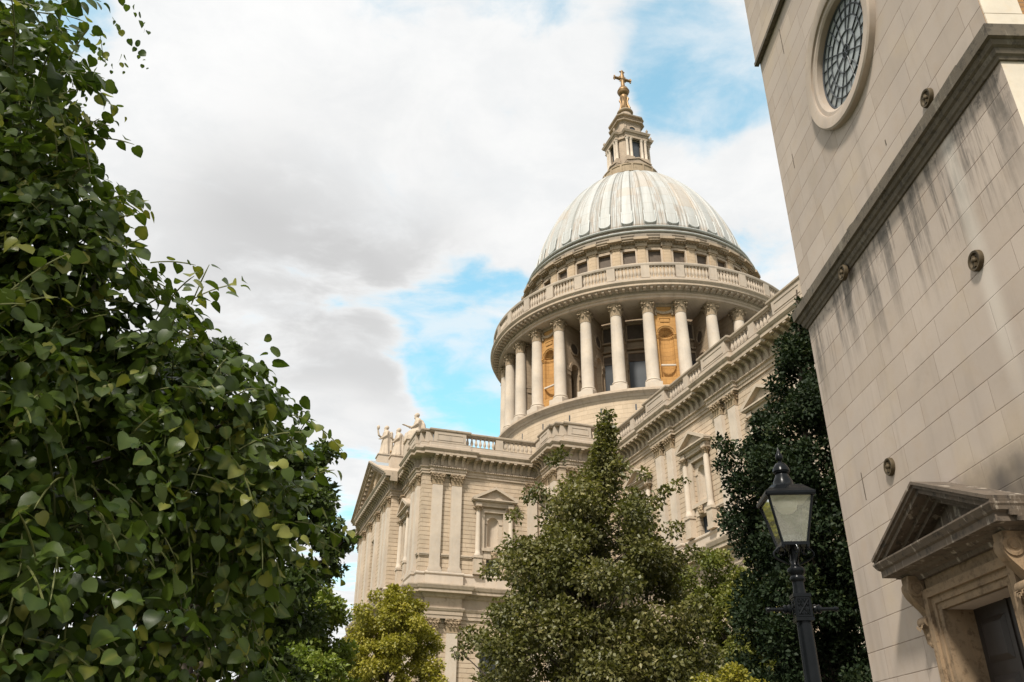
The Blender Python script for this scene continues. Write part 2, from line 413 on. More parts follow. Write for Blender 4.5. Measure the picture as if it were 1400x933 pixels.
# ------------------------------------------------------------------ mesh helpers
class MB:
    def __init__(s):
        s.v = []
        s.f = []
        s.M = None

    def add(s, vs, fs):
        o = len(s.v)
        if s.M is not None:
            vs = [tuple(s.M @ Vector(p)) for p in vs]
        s.v.extend(tuple(p) for p in vs)
        s.f.extend([tuple(i + o for i in f) for f in fs])
        return s

    def box(s, x0, x1, y0, y1, z0, z1):
        return s.add([(x0, y0, z0), (x1, y0, z0), (x1, y1, z0), (x0, y1, z0), (x0, y0, z1), (x1, y0, z1), (x1, y1, z1), (x0, y1, z1)],
                     [(0, 3, 2, 1), (4, 5, 6, 7), (0, 1, 5, 4), (1, 2, 6, 5), (2, 3, 7, 6), (3, 0, 4, 7)])

    def quad(s, a, b, c, d):
        return s.add([a, b, c, d], [(0, 1, 2, 3)])

    def lathe(s, prof, n=24, c=(0, 0), a0=0.0, a1=2 * PI, cap=False):
        full = abs(a1 - a0 - 2 * PI) < 1e-6
        k = n if full else n + 1
        vs = []
        for i in range(k):
            t = a0 + (a1 - a0) * i / n
            ct, st_ = math.cos(t), math.sin(t)
            vs += [(c[0] + r * ct, c[1] + r * st_, z) for r, z in prof]
        m = len(prof)
        fs = []
        for i in range(n):
            a, b = i * m, ((i + 1) % k) * m
            for j in range(m - 1):
                fs.append((a + j, b + j, b + j + 1, a + j + 1))
        if cap and full:
            fs.append(tuple(i * m + m - 1 for i in range(k)))
            fs.append(tuple(i * m for i in reversed(range(k))))
        return s.add(vs, fs)

    def prism(s, poly, d0, d1, axis='y'):
        """extrude a 2-D outline (x,z) along y, or (y,z) along x, or (x,y) along z"""
        n = len(poly)
        if axis == 'y':
            A = [(p[0], d0, p[1]) for p in poly]; B = [(p[0], d1, p[1]) for p in poly]
        elif axis == 'x':
            A = [(d0, p[0], p[1]) for p in poly]; B = [(d1, p[0], p[1]) for p in poly]
        else:
            A = [(p[0], p[1], d0) for p in poly]; B = [(p[0], p[1], d1) for p in poly]
        fs = [tuple(range(n)), tuple(range(2 * n - 1, n - 1, -1))]
        fs += [(i, i + n, (i + 1) % n + n, (i + 1) % n) for i in range(n)]
        return s.add(A + B, fs)

    def tube(s, pts, rad, n=8, cap=True):
        pts = [Vector(p) for p in pts]
        if not isinstance(rad, (list, tuple)):
            rad = [rad] * len(pts)
        vs = []
        up = None
        for i, p in enumerate(pts):
            t = (pts[min(i + 1, len(pts) - 1)] - pts[max(i - 1, 0)]).normalized()
            if up is None:
                up = t.orthogonal().normalized()
            up = (up - t * up.dot(t)).normalized()
            bi = t.cross(up)
            for k in range(n):
                a = 2 * PI * k / n
                vs.append(tuple(p + (up * math.cos(a) + bi * math.sin(a)) * rad[i]))
        fs = []
        for i in range(len(pts) - 1):
            for k in range(n):
                a, b = i * n + k, i * n + (k + 1) % n
                fs.append((a, b, b + n, a + n))
        if cap:
            fs.append(tuple(reversed(range(n))))
            fs.append(tuple(range((len(pts) - 1) * n, len(pts) * n)))
        return s.add(vs, fs)

    def ball(s, c, rx, ry=None, rz=None, n=10, m=7):
        ry = ry or rx
        rz = rz or rx
        vs = [(c[0], c[1], c[2] - rz)]
        for j in range(1, m):
            p = -PI / 2 + PI * j / m
            for i in range(n):
                a = 2 * PI * i / n
                vs.append((c[0] + rx * math.cos(p) * math.cos(a), c[1] + ry * math.cos(p) * math.sin(a), c[2] + rz * math.sin(p)))
        vs.append((c[0], c[1], c[2] + rz))
        fs = [(0, 1 + (i + 1) % n, 1 + i) for i in range(n)]
        for j in range(m - 2):
            for i in range(n):
                a, b = 1 + j * n + i, 1 + j * n + (i + 1) % n
                fs.append((a, b, b + n, a + n))
        t = len(vs) - 1
        fs += [(t, 1 + (m - 2) * n + i, 1 + (m - 2) * n + (i + 1) % n) for i in range(n)]
        return s.add(vs, fs)

    def sweep(s, path, prof, closed=False):
        """profile of (outward offset, z) carried along a plan path; outward is the right-hand side"""
        P = [Vector((p[0], p[1])) for p in path]
        n = len(P)
        nr = []
        for i in range(n if closed else n - 1):
            d = (P[(i + 1) % n] - P[i]).normalized()
            nr.append(Vector((d.y, -d.x)))
        vs = []
        for i in range(n):
            if closed:
                a, b = nr[i - 1], nr[i]
            else:
                a, b = nr[max(i - 1, 0)], nr[min(i, n - 2)]
            k = 1 + a.dot(b)
            mt = (a + b) / k if k > .05 else a
            vs += [(P[i].x + mt.x * o, P[i].y + mt.y * o, z) for o, z in prof]
        m = len(prof)
        fs = []
        for i in range(n if closed else n - 1):
            a, b = i * m, ((i + 1) % n) * m
            for j in range(m - 1):
                fs.append((a + j, b + j, b + j + 1, a + j + 1))
        if not closed:
            fs.append(tuple(range(m)))
            fs.append(tuple(range((n - 1) * m + m - 1, (n - 1) * m - 1, -1)))
        return s.add(vs, fs)

    def build(s, name, mat, parent=None, smooth=False, loc=None, rot=0.0, ang=35):
        me = bpy.data.meshes.new(name)
        me.from_pydata(s.v, [], s.f)
        bm = bmesh.new()
        bm.from_mesh(me)
        bmesh.ops.recalc_face_normals(bm, faces=bm.faces)
        if smooth:
            lim = R(ang)
            for f in bm.faces:
                f.smooth = True
            for e in bm.edges:
                if len(e.link_faces) == 2 and e.calc_face_angle(0) > lim:
                    e.smooth = False
        bm.to_mesh(me)
        bm.free()
        me.materials.append(mat)
        o = bpy.data.objects.new(name, me)
        COL.objects.link(o)
        if parent:
            o.parent = parent
        if loc:
            o.location = loc
        if rot:
            o.rotation_euler.z = rot
        return o


def tag(o, label=None, cat=None, group=None, kind=None):
    for k, v in (('label', label), ('category', cat), ('group', group), ('kind', kind)):
        if v:
            o[k] = v
    return o


def empty(name, loc, rz=0.0, parent=None):
    o = bpy.data.objects.new(name, None)
    COL.objects.link(o)
    o.location = loc
    o.rotation_euler.z = rz
    if parent:
        o.parent = parent
    return o


def copy_tree(o, parent, loc=None, rz=None):
    c = o.copy()
    COL.objects.link(c)
    c.parent = parent
    if loc is not None:
        c.location = loc
    if rz is not None:
        c.rotation_euler.z = rz
    for ch in list(o.children):
        copy_tree(ch, c)
    return c


def arc(cx_, cz_, r, a0, a1, n):
    return [(cx_ + r * math.cos(a0 + (a1 - a0) * i / n), cz_ + r * math.sin(a0 + (a1 - a0) * i / n)) for i in range(n + 1)]


def wall_holes(mb, axis, const, u0, u1, z0, z1, holes, depth, inward):
    """flat wall with rectangular openings and their reveals. axis 'x': wall of constant x running in y"""
    us = sorted({u0, u1, *[h[0] for h in holes], *[h[1] for h in holes]})
    zs = sorted({z0, z1, *[h[2] for h in holes], *[h[3] for h in holes]})

    def P(u, z, d=0.0):
        return (const + inward * d, u, z) if axis == 'x' else (u, const + inward * d, z)
    for i in range(len(us) - 1):
        for j in range(len(zs) - 1):
            um, zm = (us[i] + us[i + 1]) / 2, (zs[j] + zs[j + 1]) / 2
            if any(h[0] < um < h[1] and h[2] < zm < h[3] for h in holes):
                continue
            mb.quad(P(us[i], zs[j]), P(us[i + 1], zs[j]), P(us[i + 1], zs[j + 1]), P(us[i], zs[j + 1]))
    for h in holes:
        a, b, c, d = h
        for p, q in (((a, c), (b, c)), ((b, c), (b, d)), ((b, d), (a, d)), ((a, d), (a, c))):
            mb.quad(P(*p), P(*q), P(q[0], q[1], depth), P(p[0], p[1], depth))


def arch_panel(mb, hw, z0, z1, r, hz0, spring, y=0.0, niche=True, shell=False, n=12, depth=None):
    """panel in the x-z plane (front towards -y) with a round-headed niche or opening of radius r"""
    pts = [(r, hz0)] + arc(0, spring, r, 0, PI, n) + [(-r, hz0)]
    top = z1

    def q(*p):
        mb.quad(*[(a, y, b) for a, b in p])
    if hz0 > z0:
        q((-hw, z0), (hw, z0), (hw, hz0), (-hw, hz0))
    q((r, hz0), (hw, hz0), (hw, spring), (r, spring))
    q((-hw, hz0), (-r, hz0), (-r, spring), (-hw, spring))
    a = arc(0, spring, r, 0, PI, n)
    out = []
    for x_, z_ in a:
        t = math.atan2(z_ - spring, x_)
        c_, s_ = math.cos(t), math.sin(t)
        k = min(hw / abs(c_) if abs(c_) > 1e-6 else 1e9, (top - spring) / s_ if s_ > 1e-6 else 1e9)
        out.append((c_ * k, spring + s_ * k))
    for i in range(n):
        q(a[i], out[i], out[i + 1], a[i + 1])
        # fill the panel corners the fan leaves
        if abs(abs(out[i][0]) - hw) < 1e-6 and abs(out[i + 1][1] - top) < 1e-6 and abs(out[i][1] - top) > 1e-6:
            mb.add([(out[i][0], y, out[i][1]), (math.copysign(hw, out[i][0]), y, top), (out[i + 1][0], y, top)], [(0, 1, 2)])
        if abs(out[i][1] - top) < 1e-6 and abs(abs(out[i + 1][0]) - hw) < 1e-6 and abs(out[i + 1][1] - top) > 1e-6:
            mb.add([(out[i][0], y, top), (math.copysign(hw, out[i + 1][0]), y, top), (out[i + 1][0], y, out[i + 1][1])], [(0, 1, 2)])
    if depth:
        for i in range(len(pts) - 1):
            (xa, za), (xb, zb) = pts[i], pts[i + 1]
            mb.quad((xa, y, za), (xb, y, zb), (xb, y + depth, zb), (xa, y + depth, za))
        mb.add([(p[0], y + depth, p[1]) for p in pts], [tuple(range(len(pts)))])
    elif niche:
        m = 8
        for i in range(m):        # half-cylinder
            t0, t1 = PI * i / m, PI * (i + 1) / m
            p0 = (r * math.cos(t0), y + r * .8 * math.sin(t0)); p1 = (r * math.cos(t1), y + r * .8 * math.sin(t1))
            mb.quad((*p0, hz0), (*p1, hz0), (*p1, spring), (*p0, spring))
        mb.add([(r * math.cos(PI * i / m), y + r * .8 * math.sin(PI * i / m), hz0) for i in range(m + 1)], [tuple(range(m + 1))])
        # quarter dome, scalloped when it is a shell
        k = 18 if shell else 8
        rows = []
        for j in range(6):
            e = PI / 2 * j / 5
            row = []
            for i in range(k + 1):
                t = PI * i / k
                rr = r * (1 - (.14 if (shell and i % 2) else 0) * math.sin(t) * (1 if j < 5 else 0))
                # lines of the shell fan out from the centre of its base
                ph = t
                rad = r * math.cos(e)
                row.append((rad * math.cos(ph), y + rr * .8 * math.sin(e) * 1.0, spring + rad * math.sin(ph)))
            rows.append(row)
        for j in range(5):
            for i in range(k):
                mb.quad(rows[j][i], rows[j][i + 1], rows[j + 1][i + 1], rows[j + 1][i])


# ------------------------------------------------------------------ ground
def groundmats():
    m, gg = newmat('lawn_and_soil')
    co = gg.n('ShaderNodeTexCoord').outputs['Object']
    n = gg.noise(co, .3, 6); k = gg.noise(co, 14, 6)
    col = gg.mix(n, (.05, .075, .025, 1), (.09, .11, .04, 1))
    finish(gg, gg.mix(gg.ss(k, .4, .7), col, (.035, .05, .02, 1)), .95, k, .8, .05)
    m2, gg = newmat('york_stone_paving')
    co = gg.n('ShaderNodeTexCoord').outputs['Object']
    b = gg.n('ShaderNodeTexBrick', {'Vector': co, 'Scale': 1.0, 'Mortar Size': .01, 'Brick Width': .9, 'Row Height': .6,
                                    'Color1': (.26, .23, .19, 1), 'Color2': (.20, .18, .15, 1), 'Mortar': (.07, .06, .05, 1)})
    n = gg.noise(co, 3, 6)
    finish(gg, gg.mix(gg.m('MULTIPLY', n, .5), b.outputs[0], (.13, .115, .095, 1)), .8, n, .3, .01)
    return m, m2


mg, mp = groundmats()
gm = MB()
gm.quad((-900, -600, 0), (900, -600, 0), (900, 1400, 0), (-900, 1400, 0))
tag(gm.build('ground', mg), kind='structure')
pm = MB()
pm.quad((-1.2, -30, .004), (5.45, -30, .004), (5.5, 30, .004), (-1.2, 30, .004))
tag(pm.build('path', mp), kind='structure')
pm = MB()
pm.box(-1.36, -1.2, -30, 30, -.1, .12)
tag(pm.build('kerb', M['towerlime']), kind='structure')


# ------------------------------------------------------------------ cathedral
CATH = empty('cathedral', (19.011, 108.026, 0), R(-71.123))
tag(CATH, 'vast pale limestone cathedral with a ribbed grey dome, ring of columns and golden cross', 'cathedral')
PHI0 = R(-20.7)                      # direction of one niche bay of the drum
N32 = 2 * PI / 32


def broken(A, B, breaks, b):
    A = Vector(A); B = Vector(B)
    d = (B - A).normalized()
    n = Vector((d.y, -d.x))
    out = [A]
    for t0, t1 in breaks:
        out += [A + d * t0, A + d * t0 + n * b, A + d * t1 + n * b, A + d * t1]
    return [tuple(p) for p in out]


def plan(b):
    p = [(-18, -23.4)]
    p += broken((-18, -35.5), (-9.3, -35.5), [(.8, 3.6)], b)
    p += broken((-9.3, -36.8), (9.3, -36.8), [], b)[:1] + [(9.3, -36.8)]
    p += broken((9.3, -35.5), (18, -35.5), [(5.0, 7.85)], b)
    p += broken((18, -35.5), (18, -23.4), [(.8, 4.15)], b)
    p += broken((18, -23.4), (24, -23.4), [(2.7, 5.25)], b)
    p += broken((24, -23.4), (24, -17), [(.75, 3.2)], b)
    p += broken((24, -17), (66, -17), [(7.7, 11.35), (17.75, 21.4), (27.8, 31.45), (37.85, 41.5)], b)
    p += [(66, -17), (66, 17)]
    return p


BRK = .35
ENT = plan(BRK)


def along(path, spacing, minlen, fn, margin=.25):
    for i in range(len(path) - 1):
        a, b = Vector(path[i]), Vector(path[i + 1])
        L = (b - a).length
        if L < minlen:
            continue
        d = (b - a) / L
        n = Vector((d.y, -d.x))
        k = max(1, round((L - 2 * margin) / spacing))
        for j in range(k + 1):
            q = a + d * (margin + (L - 2 * margin) * j / k)
            # local frame: x along, y = inward
            mt = Matrix(((d.x, -n.x, 0, q.x), (d.y, -n.y, 0, q.y), (0, 0, 1, 0), (0, 0, 0, 1)))
            fn(mt)


mb = MB()
mb.sweep(ENT, [(0, 28.43), (.13, 28.43), (.13, 28.66), (.20, 28.68), (.20, 28.93), (.27, 28.97), (.34, 29.05), (.34, 29.11), (.12, 29.14)])
mb.sweep(ENT, [(.12, 29.14), (.12, 29.98), (.22, 30.02), (.32, 30.12), (1.00, 30.14), (1.00, 30.40), (1.06, 30.44), (1.18, 30.62), (1.18, 30.69), (.52, 30.84), (.0, 30.84)])


def console(mt):
    mb.M = mt
    mb.prism([(-.12, 29.2), (-.22, 29.22), (-.27, 29.4), (-.30, 29.62), (-.44, 29.82), (-.62, 29.9), (-.70, 29.97), (-.70, 30.139), (-.12, 30.139)], -.15, .15, 'x')
    mb.box(-.15, .15, -.98, -.74, 30.0, 30.139)
    mb.M = None


along(ENT, .80, .9, console)


def dent(mt):
    mb.M = mt
    mb.box(-.06, .06, -.40, -.2, 28.97, 29.05)
    mb.M = None


along(ENT, .24, .9, dent, .12)
mb.build('main_cornice', M['cornice'], CATH)

mb = MB()
mb.sweep(ENT, [(.0, 14.65), (.14, 14.65), (.14, 14.95), (.20, 14.97), (.20, 15.3), (.26, 15.33), (.34, 15.52), (.34, 15.6), (.12, 15.63), (.12, 16.45), (.30, 16.56), (.42, 16.84),
               (.86, 16.86), (.86, 17.12), (.95, 17.18), (1.06, 17.46), (1.06, 17.56), (.3, 17.66), (0, 17.66)])
mb.build('lower_cornice', M['cornice'], CATH)
mb = MB()
mb.sweep(plan(.30), [(.0, 17.6), (.16, 17.63), (.16, 18.55), (.20, 18.6), (.26, 18.66), (.26, 18.78), (.14, 18.87), (0, 18.9)])
mb.build('pedestal_course', M['pil'], CATH)
mb = MB()
mb.sweep(plan(.30), [(.9, -.2), (.9, .5), (.6, .5), (.6, 1.0), (.3, 1.0), (.3, 2.4), (.15, 2.6), (0, 2.65)])
mb.build('plinth', M['lime'], CATH)

# parapet -----------------------------------------------------------------
par = [p for p in ENT if not (p[0] < 11.4)]
par = [(11.4, -35.5)] + par
i0 = par.index((18, -35.5))
mb = MB()
mb.sweep(par, [(-.22, 30.8), (.50, 30.8), (.50, 31.15), (.44, 31.2), (.44, 31.5), (.47, 31.55), (-.15, 31.55)])
mb.build('parapet_base', M['rail'], CATH)
mb = MB()
mb.sweep(par, [(-.12, 32.62), (.38, 32.62), (.42, 32.72), (.50, 32.80), (.50, 32.93), (.44, 33.0), (-.14, 33.0), (-.20, 32.9), (-.12, 32.62)])
mb.build('parapet_rail', M['coping'], CATH)


def frame(A, B, t, off=0.0):
    """local frame at distance t along A->B: x along the wall, -y outward"""
    A = Vector(A); B = Vector(B)
    d = (B - A).normalized()
    n = Vector((d.y, -d.x))
    q = A + d * t + n * off
    return Matrix(((d.x, -n.x, 0, q.x), (d.y, -n.y, 0, q.y), (0, 0, 1, 0), (0, 0, 0, 1)))


def pier(A, B, t0, t1, off, name='parapet_pier', panel=True):
    m_ = MB()
    m_.M = frame(A, B, 0, off)
    m_.box(t0 + .02, t1 - .02, -.40, .06, 31.5, 32.68)
    if panel and t1 - t0 > 1.2:
        a, b = t0 + .3, t1 - .3
        for x0, x1, z0, z1 in ((a, b, 31.78, 31.86), (a, b, 32.40, 32.48), (a, a + .08, 31.86, 32.40), (b - .08, b, 31.86, 32.40)):
            m_.box(x0, x1, -.445, -.39, z0, z1)
    m_.build(name, M['rail'], CATH)


BAL = [(.13, 0), (.13, .1), (.085, .14), (.08, .22), (.15, .36), (.165, .48), (.12, .66), (.075, .86), (.075, .93), (.12, .96), (.12, 1.02), (.15, 1.03), (.15, 1.09)]


def balusters(A, B, t0, t1, n, base=31.54, off=.18, k=1.0, parent=None, mat='rail'):
    m_ = MB()
    for i in range(n):
        m_.M = frame(A, B, t0 + (t1 - t0) * (i + .5) / n, off) @ Matrix.Translation((0, 0, base))
        m_.lathe([(r * k, z) for r, z in BAL], 8)
    return m_.build('baluster_row', M[mat], CATH, True)


SE, RE1, BC, RE2, CE = (18, -35.5), (18, -23.4), (24, -23.4), (24, -17), (66, -17)
pier((11.4, -35.5), SE, .0, 2.9, 0)
pier((11.4, -35.5), SE, 2.9, 5.75, BRK)
pier((11.4, -35.5), SE, 5.75, 6.6, 0, panel=False)
pier(SE, RE1, 0, .8, 0, panel=False)
pier(SE, RE1, .8, 4.15, BRK)
balusters(SE, RE1, 4.2, 7.4, 7)
pier(SE, RE1, 7.4, 8.2, 0, panel=False)
balusters(SE, RE1, 8.25, 11.55, 7)
pier(RE1, BC, .6, 2.72, 0, panel=False)
balusters(RE1, BC, .5, 2.6, 4)
pier(RE1, BC, 2.7, 5.25, BRK)
pier(RE1, BC, 5.25, 6.0, 0, panel=False)
pier(BC, RE2, 0, .75, 0, panel=False)
pier(BC, RE2, .75, 3.2, BRK)
balusters(BC, RE2, 3.25, 6.1, 6)
for k_, (a, b) in enumerate(((.6, 7.7), (11.35, 17.75), (21.4, 27.8), (31.45, 37.85))):
    mid = (a + b) / 2
    pier(RE2, CE, mid - .4, mid + .4, 0, panel=False)
    balusters(RE2, CE, a + .05, mid - .42, 6)
    balusters(RE2, CE, mid + .42, b - .05, 6)
    pier(RE2, CE, b, b + 3.65, BRK)

# walls ---------------------------------------------------------------------
UW = dict(nich=1.0, nz=(21.55, 25.05), win=.72, wz=(18.7, 20.45))


def holes(c):
    return [(c - 1.0, c + 1.0, 21.55, 25.05), (c - .72, c + .72, 18.7, 20.45), (c - 1.25, c + 1.25, 5.2, 12.4)]


mb = MB()
wall_holes(mb, 'x', 18, -35.5, -23.4, 0, 31, holes(-28.1), .55, -1)
mb.build('transept_wall', M['ashlar'], CATH)
mb = MB()
wall_holes(mb, 'y', -35.5, -18, 18, 0, 31, holes(12.0) + holes(-12.0), .55, 1)
wall_holes(mb, 'x', -18, -35.5, -17, 0, 31, [], .5, 1)
mb.build('transept_front_wall', M['ashlar'], CATH)
mb = MB()
wall_holes(mb, 'y', -23.4, 18, 24, 0, 31, holes(21.0), .55, 1)
wall_holes(mb, 'x', 24, -23.4, -17, 0, 31, [], .55, -1)
mb.build('corner_bastion_wall', M['ashlar'], CATH)
CC = [28.5, 38.6, 48.65, 58.7]
mb = MB()
hs = [h for c in CC for h in holes(c)]
wall_holes(mb, 'y', -17, 24, 66, 0, 31, hs, .55, 1)
wall_holes(mb, 'x', 66, -17, 17, 0, 31, [], .55, -1)
wall_holes(mb, 'y', 17, -66, 66, 0, 31, [], .55, -1)
mb.build('choir_wall', M['ashlar'], CATH)
mb = MB()
mb.quad((-17.9, -35.4, 30.75), (17.9, -35.4, 30.75), (17.9, 17, 30.75), (-17.9, 17, 30.75))
mb.quad((17.9, -23.3, 30.75), (23.9, -23.3, 30.75), (23.9, 17, 30.75), (17.9, 17, 30.75))
mb.quad((23.9, -16.9, 30.75), (65.9, -16.9, 30.75), (65.9, 16.9, 30.75), (23.9, 16.9, 30.75))
mb.build('flat_roof', M['leadroof'], CATH)
mb = MB()
mb.box(-66, -18, -17, 17, 0, 30.7)
mb.box(-24, 18, 17, 36, 0, 30.7)
mb.build('nave_block', M['ashlar'], CATH)


# capitals and pilasters -----------------------------------------------------
def leaf_strip(m_, p, n, w_, h, curl):
    n = Vector(n).normalized()
    t = Vector((-n.y, n.x, 0))
    p = Vector(p)
    st = [(.0, .0, 1.0), (.06, .5, 1.05), (.12, .8, .95), (.30, 1.0, .8), (.46, .93, .6), (.46, .78, .35)]
    vs = []
    for o, hh, ww in st:
        for s_ in (-.5, 0, .5):
            vs.append(tuple(p + n * (o * curl * 1.35 + (.05 * curl if s_ == 0 else 0)) + t * (s_ * w_ * ww) + Vector((0, 0, hh * h))))
    fs = []
    for i in range(len(st) - 1):
        for k in (0, 1):
            a = i * 3 + k
            fs.append((a, a + 1, a + 4, a + 3))
    m_.add(vs, fs)


def flat_capital(w_, d, h):
    """Corinthian pilaster capital; bottom at z=0, front at y=-d, centred on x=0"""
    m_ = MB()
    hw = w_ / 2
    m_.box(-hw - .03, hw + .03, -d - .03, .05, 0, .09 * h)
    m_.add([(-hw, -d, .09 * h), (hw, -d, .09 * h), (hw, .02, .09 * h), (-hw, .02, .09 * h), (-hw - .08, -d - .08, .86 * h), (hw + .08, -d - .08, .86 * h), (hw + .08, .02, .86 * h), (-hw - .08, .02, .86 * h)],
           [(0, 1, 5, 4), (1, 2, 6, 5), (2, 3, 7, 6), (3, 0, 4, 7)])
    A = hw + .20
    m_.prism([(-A, .02), (-A, -d - .20), (-A + .12, -d - .22), (-A * .4, -d - .11), (A * .4, -d - .11), (A - .12, -d - .22), (A, -d - .20), (A, .02)], .88 * h, h - .005, 'z')
    for i in range(3):
        x_ = -hw + w_ * (i + .5) / 3
        leaf_strip(m_, (x_, -d, .09 * h), (0, -1, 0), w_ / 3.1, .40 * h, .42)
    for x_ in (-hw + .02, -hw * .34, hw * .34, hw - .02):
        leaf_strip(m_, (x_, -d - .02, .30 * h), (0, -1, 0), w_ / 3.6, .42 * h, .5)
    for s_ in (-1, 1):
        leaf_strip(m_, (s_ * hw, -d * .5, .09 * h), (s_, 0, 0), d, .40 * h, .35)
        leaf_strip(m_, (s_ * hw, -d * .5, .32 * h), (s_, 0, 0), d, .40 * h, .42)
        leaf_strip(m_, (s_ * (hw - .03), -d, .34 * h), (s_, -1, 0), .2, .5 * h, .6)
        m_.ball((s_ * (hw + .10), -d - .12, .76 * h), .13, .13, .11, 8, 5)
        m_.ball((s_ * .14, -d - .12, .72 * h), .09, .09, .08, 6, 4)
    m_.ball((0, -d - .14, .93 * h), .11, .07, .09, 6, 4)
    return m_


def round_capital(r, h, n=8):
    m_ = MB()
    m_.lathe([(r, 0), (r + .05, .0), (r + .05, .07 * h), (r, .09 * h), (r * 1.0, .5 * h), (r * 1.25, .87 * h)], 16)
    A = r * 1.55
    pts = []
    for k in range(4):
        a = PI / 4 + k * PI / 2
        for da, rr in ((-.09, A * 1.05), (.09, A * 1.05), (PI / 4 - .2, A * .80), (PI / 4 + .2, A * .80)):
            pts.append((rr * math.cos(a + da), rr * math.sin(a + da)))
    m_.prism(pts, .88 * h, h, 'z')
    for i in range(n):
        a = 2 * PI * i / n
        leaf_strip(m_, (r * math.cos(a), r * math.sin(a), .09 * h), (math.cos(a), math.sin(a), 0), 2 * PI * r / n * .9, .40 * h, .45)
        a += PI / n
        leaf_strip(m_, (r * math.cos(a), r * math.sin(a), .32 * h), (math.cos(a), math.sin(a), 0), 2 * PI * r / n * .8, .42 * h, .55)
    for k in range(4):
        a = PI / 4 + k * PI / 2
        m_.ball((A * .93 * math.cos(a), A * .93 * math.sin(a), .76 * h), .17 * r / .6, None, .13 * r / .6, 8, 5)
        a += PI / 4
        m_.ball((A * .76 * math.cos(a), A * .76 * math.sin(a), .92 * h), .12 * r / .6, None, None, 6, 4)
    return m_


PW, PD = 1.02, .32


def make_pilaster(z0, z1, ch):
    m_ = MB()
    m_.box(-PW / 2 - .16, PW / 2 + .16, -PD - .16, .02, z0, z0 + .22)
    m_.box(-PW / 2 - .10, PW / 2 + .10, -PD - .10, .02, z0 + .22, z0 + .40)
    m_.box(-PW / 2 - .04, PW / 2 + .04, -PD - .04, .02, z0 + .40, z0 + .52)
    m_.box(-PW / 2, PW / 2, -PD, .02, z0 + .52, z1 - ch)
    o = m_.build('pilaster', M['pil'], CATH)
    c = flat_capital(PW, PD, ch).build('capital', M['carve'], o)
    c.location.z = z1 - ch
    return o


up_p = make_pilaster(18.87, 28.43, 1.10)
lo_p = make_pilaster(2.6, 14.65, 1.22)
first = {'u': True, 'l': True}


def put_pil(x, y, rz, both=True):
    for key, src in (('u', up_p), ('l', lo_p)):
        if first[key]:
            first[key] = False
            src.location = (x, y, 0); src.rotation_euler.z = rz
        else:
            copy_tree(src, CATH, (x, y, 0), rz)


for y in (-34.0, -32.05):
    put_pil(18, y, PI / 2)
put_pil(18, -24.1, PI / 2)
for x in (14.8, 16.7):
    put_pil(x, -35.5, 0)
for x in (21.3, 22.7):
    put_pil(x, -23.4, 0)
for y in (-22.05, -20.8):
    put_pil(24, y, PI / 2)
for c in (33.55, 43.6, 53.65, 63.7):
    for dx in (-1.0, 1.0):
        put_pil(c + dx, -17, 0)
for x in (-8.4, -6.5, -2.4, 2.4, 6.5, 8.4):
    put_pil(x, -36.8, 0)
put_pil(9.5, -35.5, 0)

# portico front with its pediment ------------------------------------------------
mb = MB()
wall_holes(mb, 'y', -36.8, -9.3, 9.3, 0, 31, [(-1.3, 1.3, 19, 26)], .6, 1)
mb.quad((9.3, -36.8, 0), (9.3, -35.5, 0), (9.3, -35.5, 31), (9.3, -36.8, 31))
mb.quad((-9.3, -36.8, 0), (-9.3, -35.5, 0), (-9.3, -35.5, 31), (-9.3, -36.8, 31))
mb.build('portico_wall', M['ashlar'], CATH)
mb = MB()
PY = -37.95
hb, ht = 10.45, 35.2
mb.prism([(-hb, 30.7), (hb, 30.7), (0, ht - .25)], -36.9, -30, 'y')
ped = mb.build('pediment', M['lime'], CATH)
mb = MB()
L = math.hypot(hb + .1, ht - 30.7)
sl = (ht - 30.7) / (hb + .1)
for s_ in (-1, 1):
    for y0, y1, th0, th1 in ((PY - .22, -30.0, .0, .16), (PY - .10, -36.6, -.16, .0), (PY + .05, -36.6, -.42, -.16), (-37.35, -36.6, -.95, -.42)):
        q = []
        for x_, z_ in ((s_ * (hb + .25), 30.72 - .15 * sl), (0, ht)):
            q.append((x_, z_))
        mb.prism([(q[0][0], q[0][1] + th0), (q[1][0], q[1][1] + th0), (q[1][0], q[1][1] + th1), (q[0][0], q[0][1] + th1)], y0, y1, 'y')
    for i in range(13):
        t = (i + .6) / 13.2
        x_ = s_ * (hb + .1) * (1 - t); z_ = 30.72 + (ht - 30.7) * t - .44
        mb.box(x_ - .17, x_ + .17, PY + .25, -36.85, z_ - .38, z_ - .02)
mb.build('raking_cornice', M['cornice'], ped)
mb = MB()       # carved relief in the pediment: sunburst and wings of a rising bird in low relief, kept generic
for i in range(26):
    a = PI * (i + .5) / 26
    rr = 2.2 + .7 * math.sin(i * 2.7)
    mb.tube([(0, -36.98, 32.1), (rr * math.cos(a), -37.0, 32.0 + rr * .75 * math.sin(a))], [.26, .10], 5)
for i in range(14):
    mb.ball((-5.5 + i * .85, -37.0, 31.25 + .25 * math.sin(i * 1.9)), .38, .22, .34, 7, 5)
mb.build('relief_carving', M['carve'], ped)
mb = MB()
for s_ in (-1, 1):
    mb.prism([(s_ * .01, ht + .02), (s_ * (hb + .2), 30.70), (s_ * (hb + .2), 30.76), (s_ * .01, ht + .22)], -37.9, -29.9, 'y')
mb.build('lead_roof', M['leadroof'], ped)

# window aedicules --------------------------------------------------------------------
CR = round_capital(.22, .52, 6)


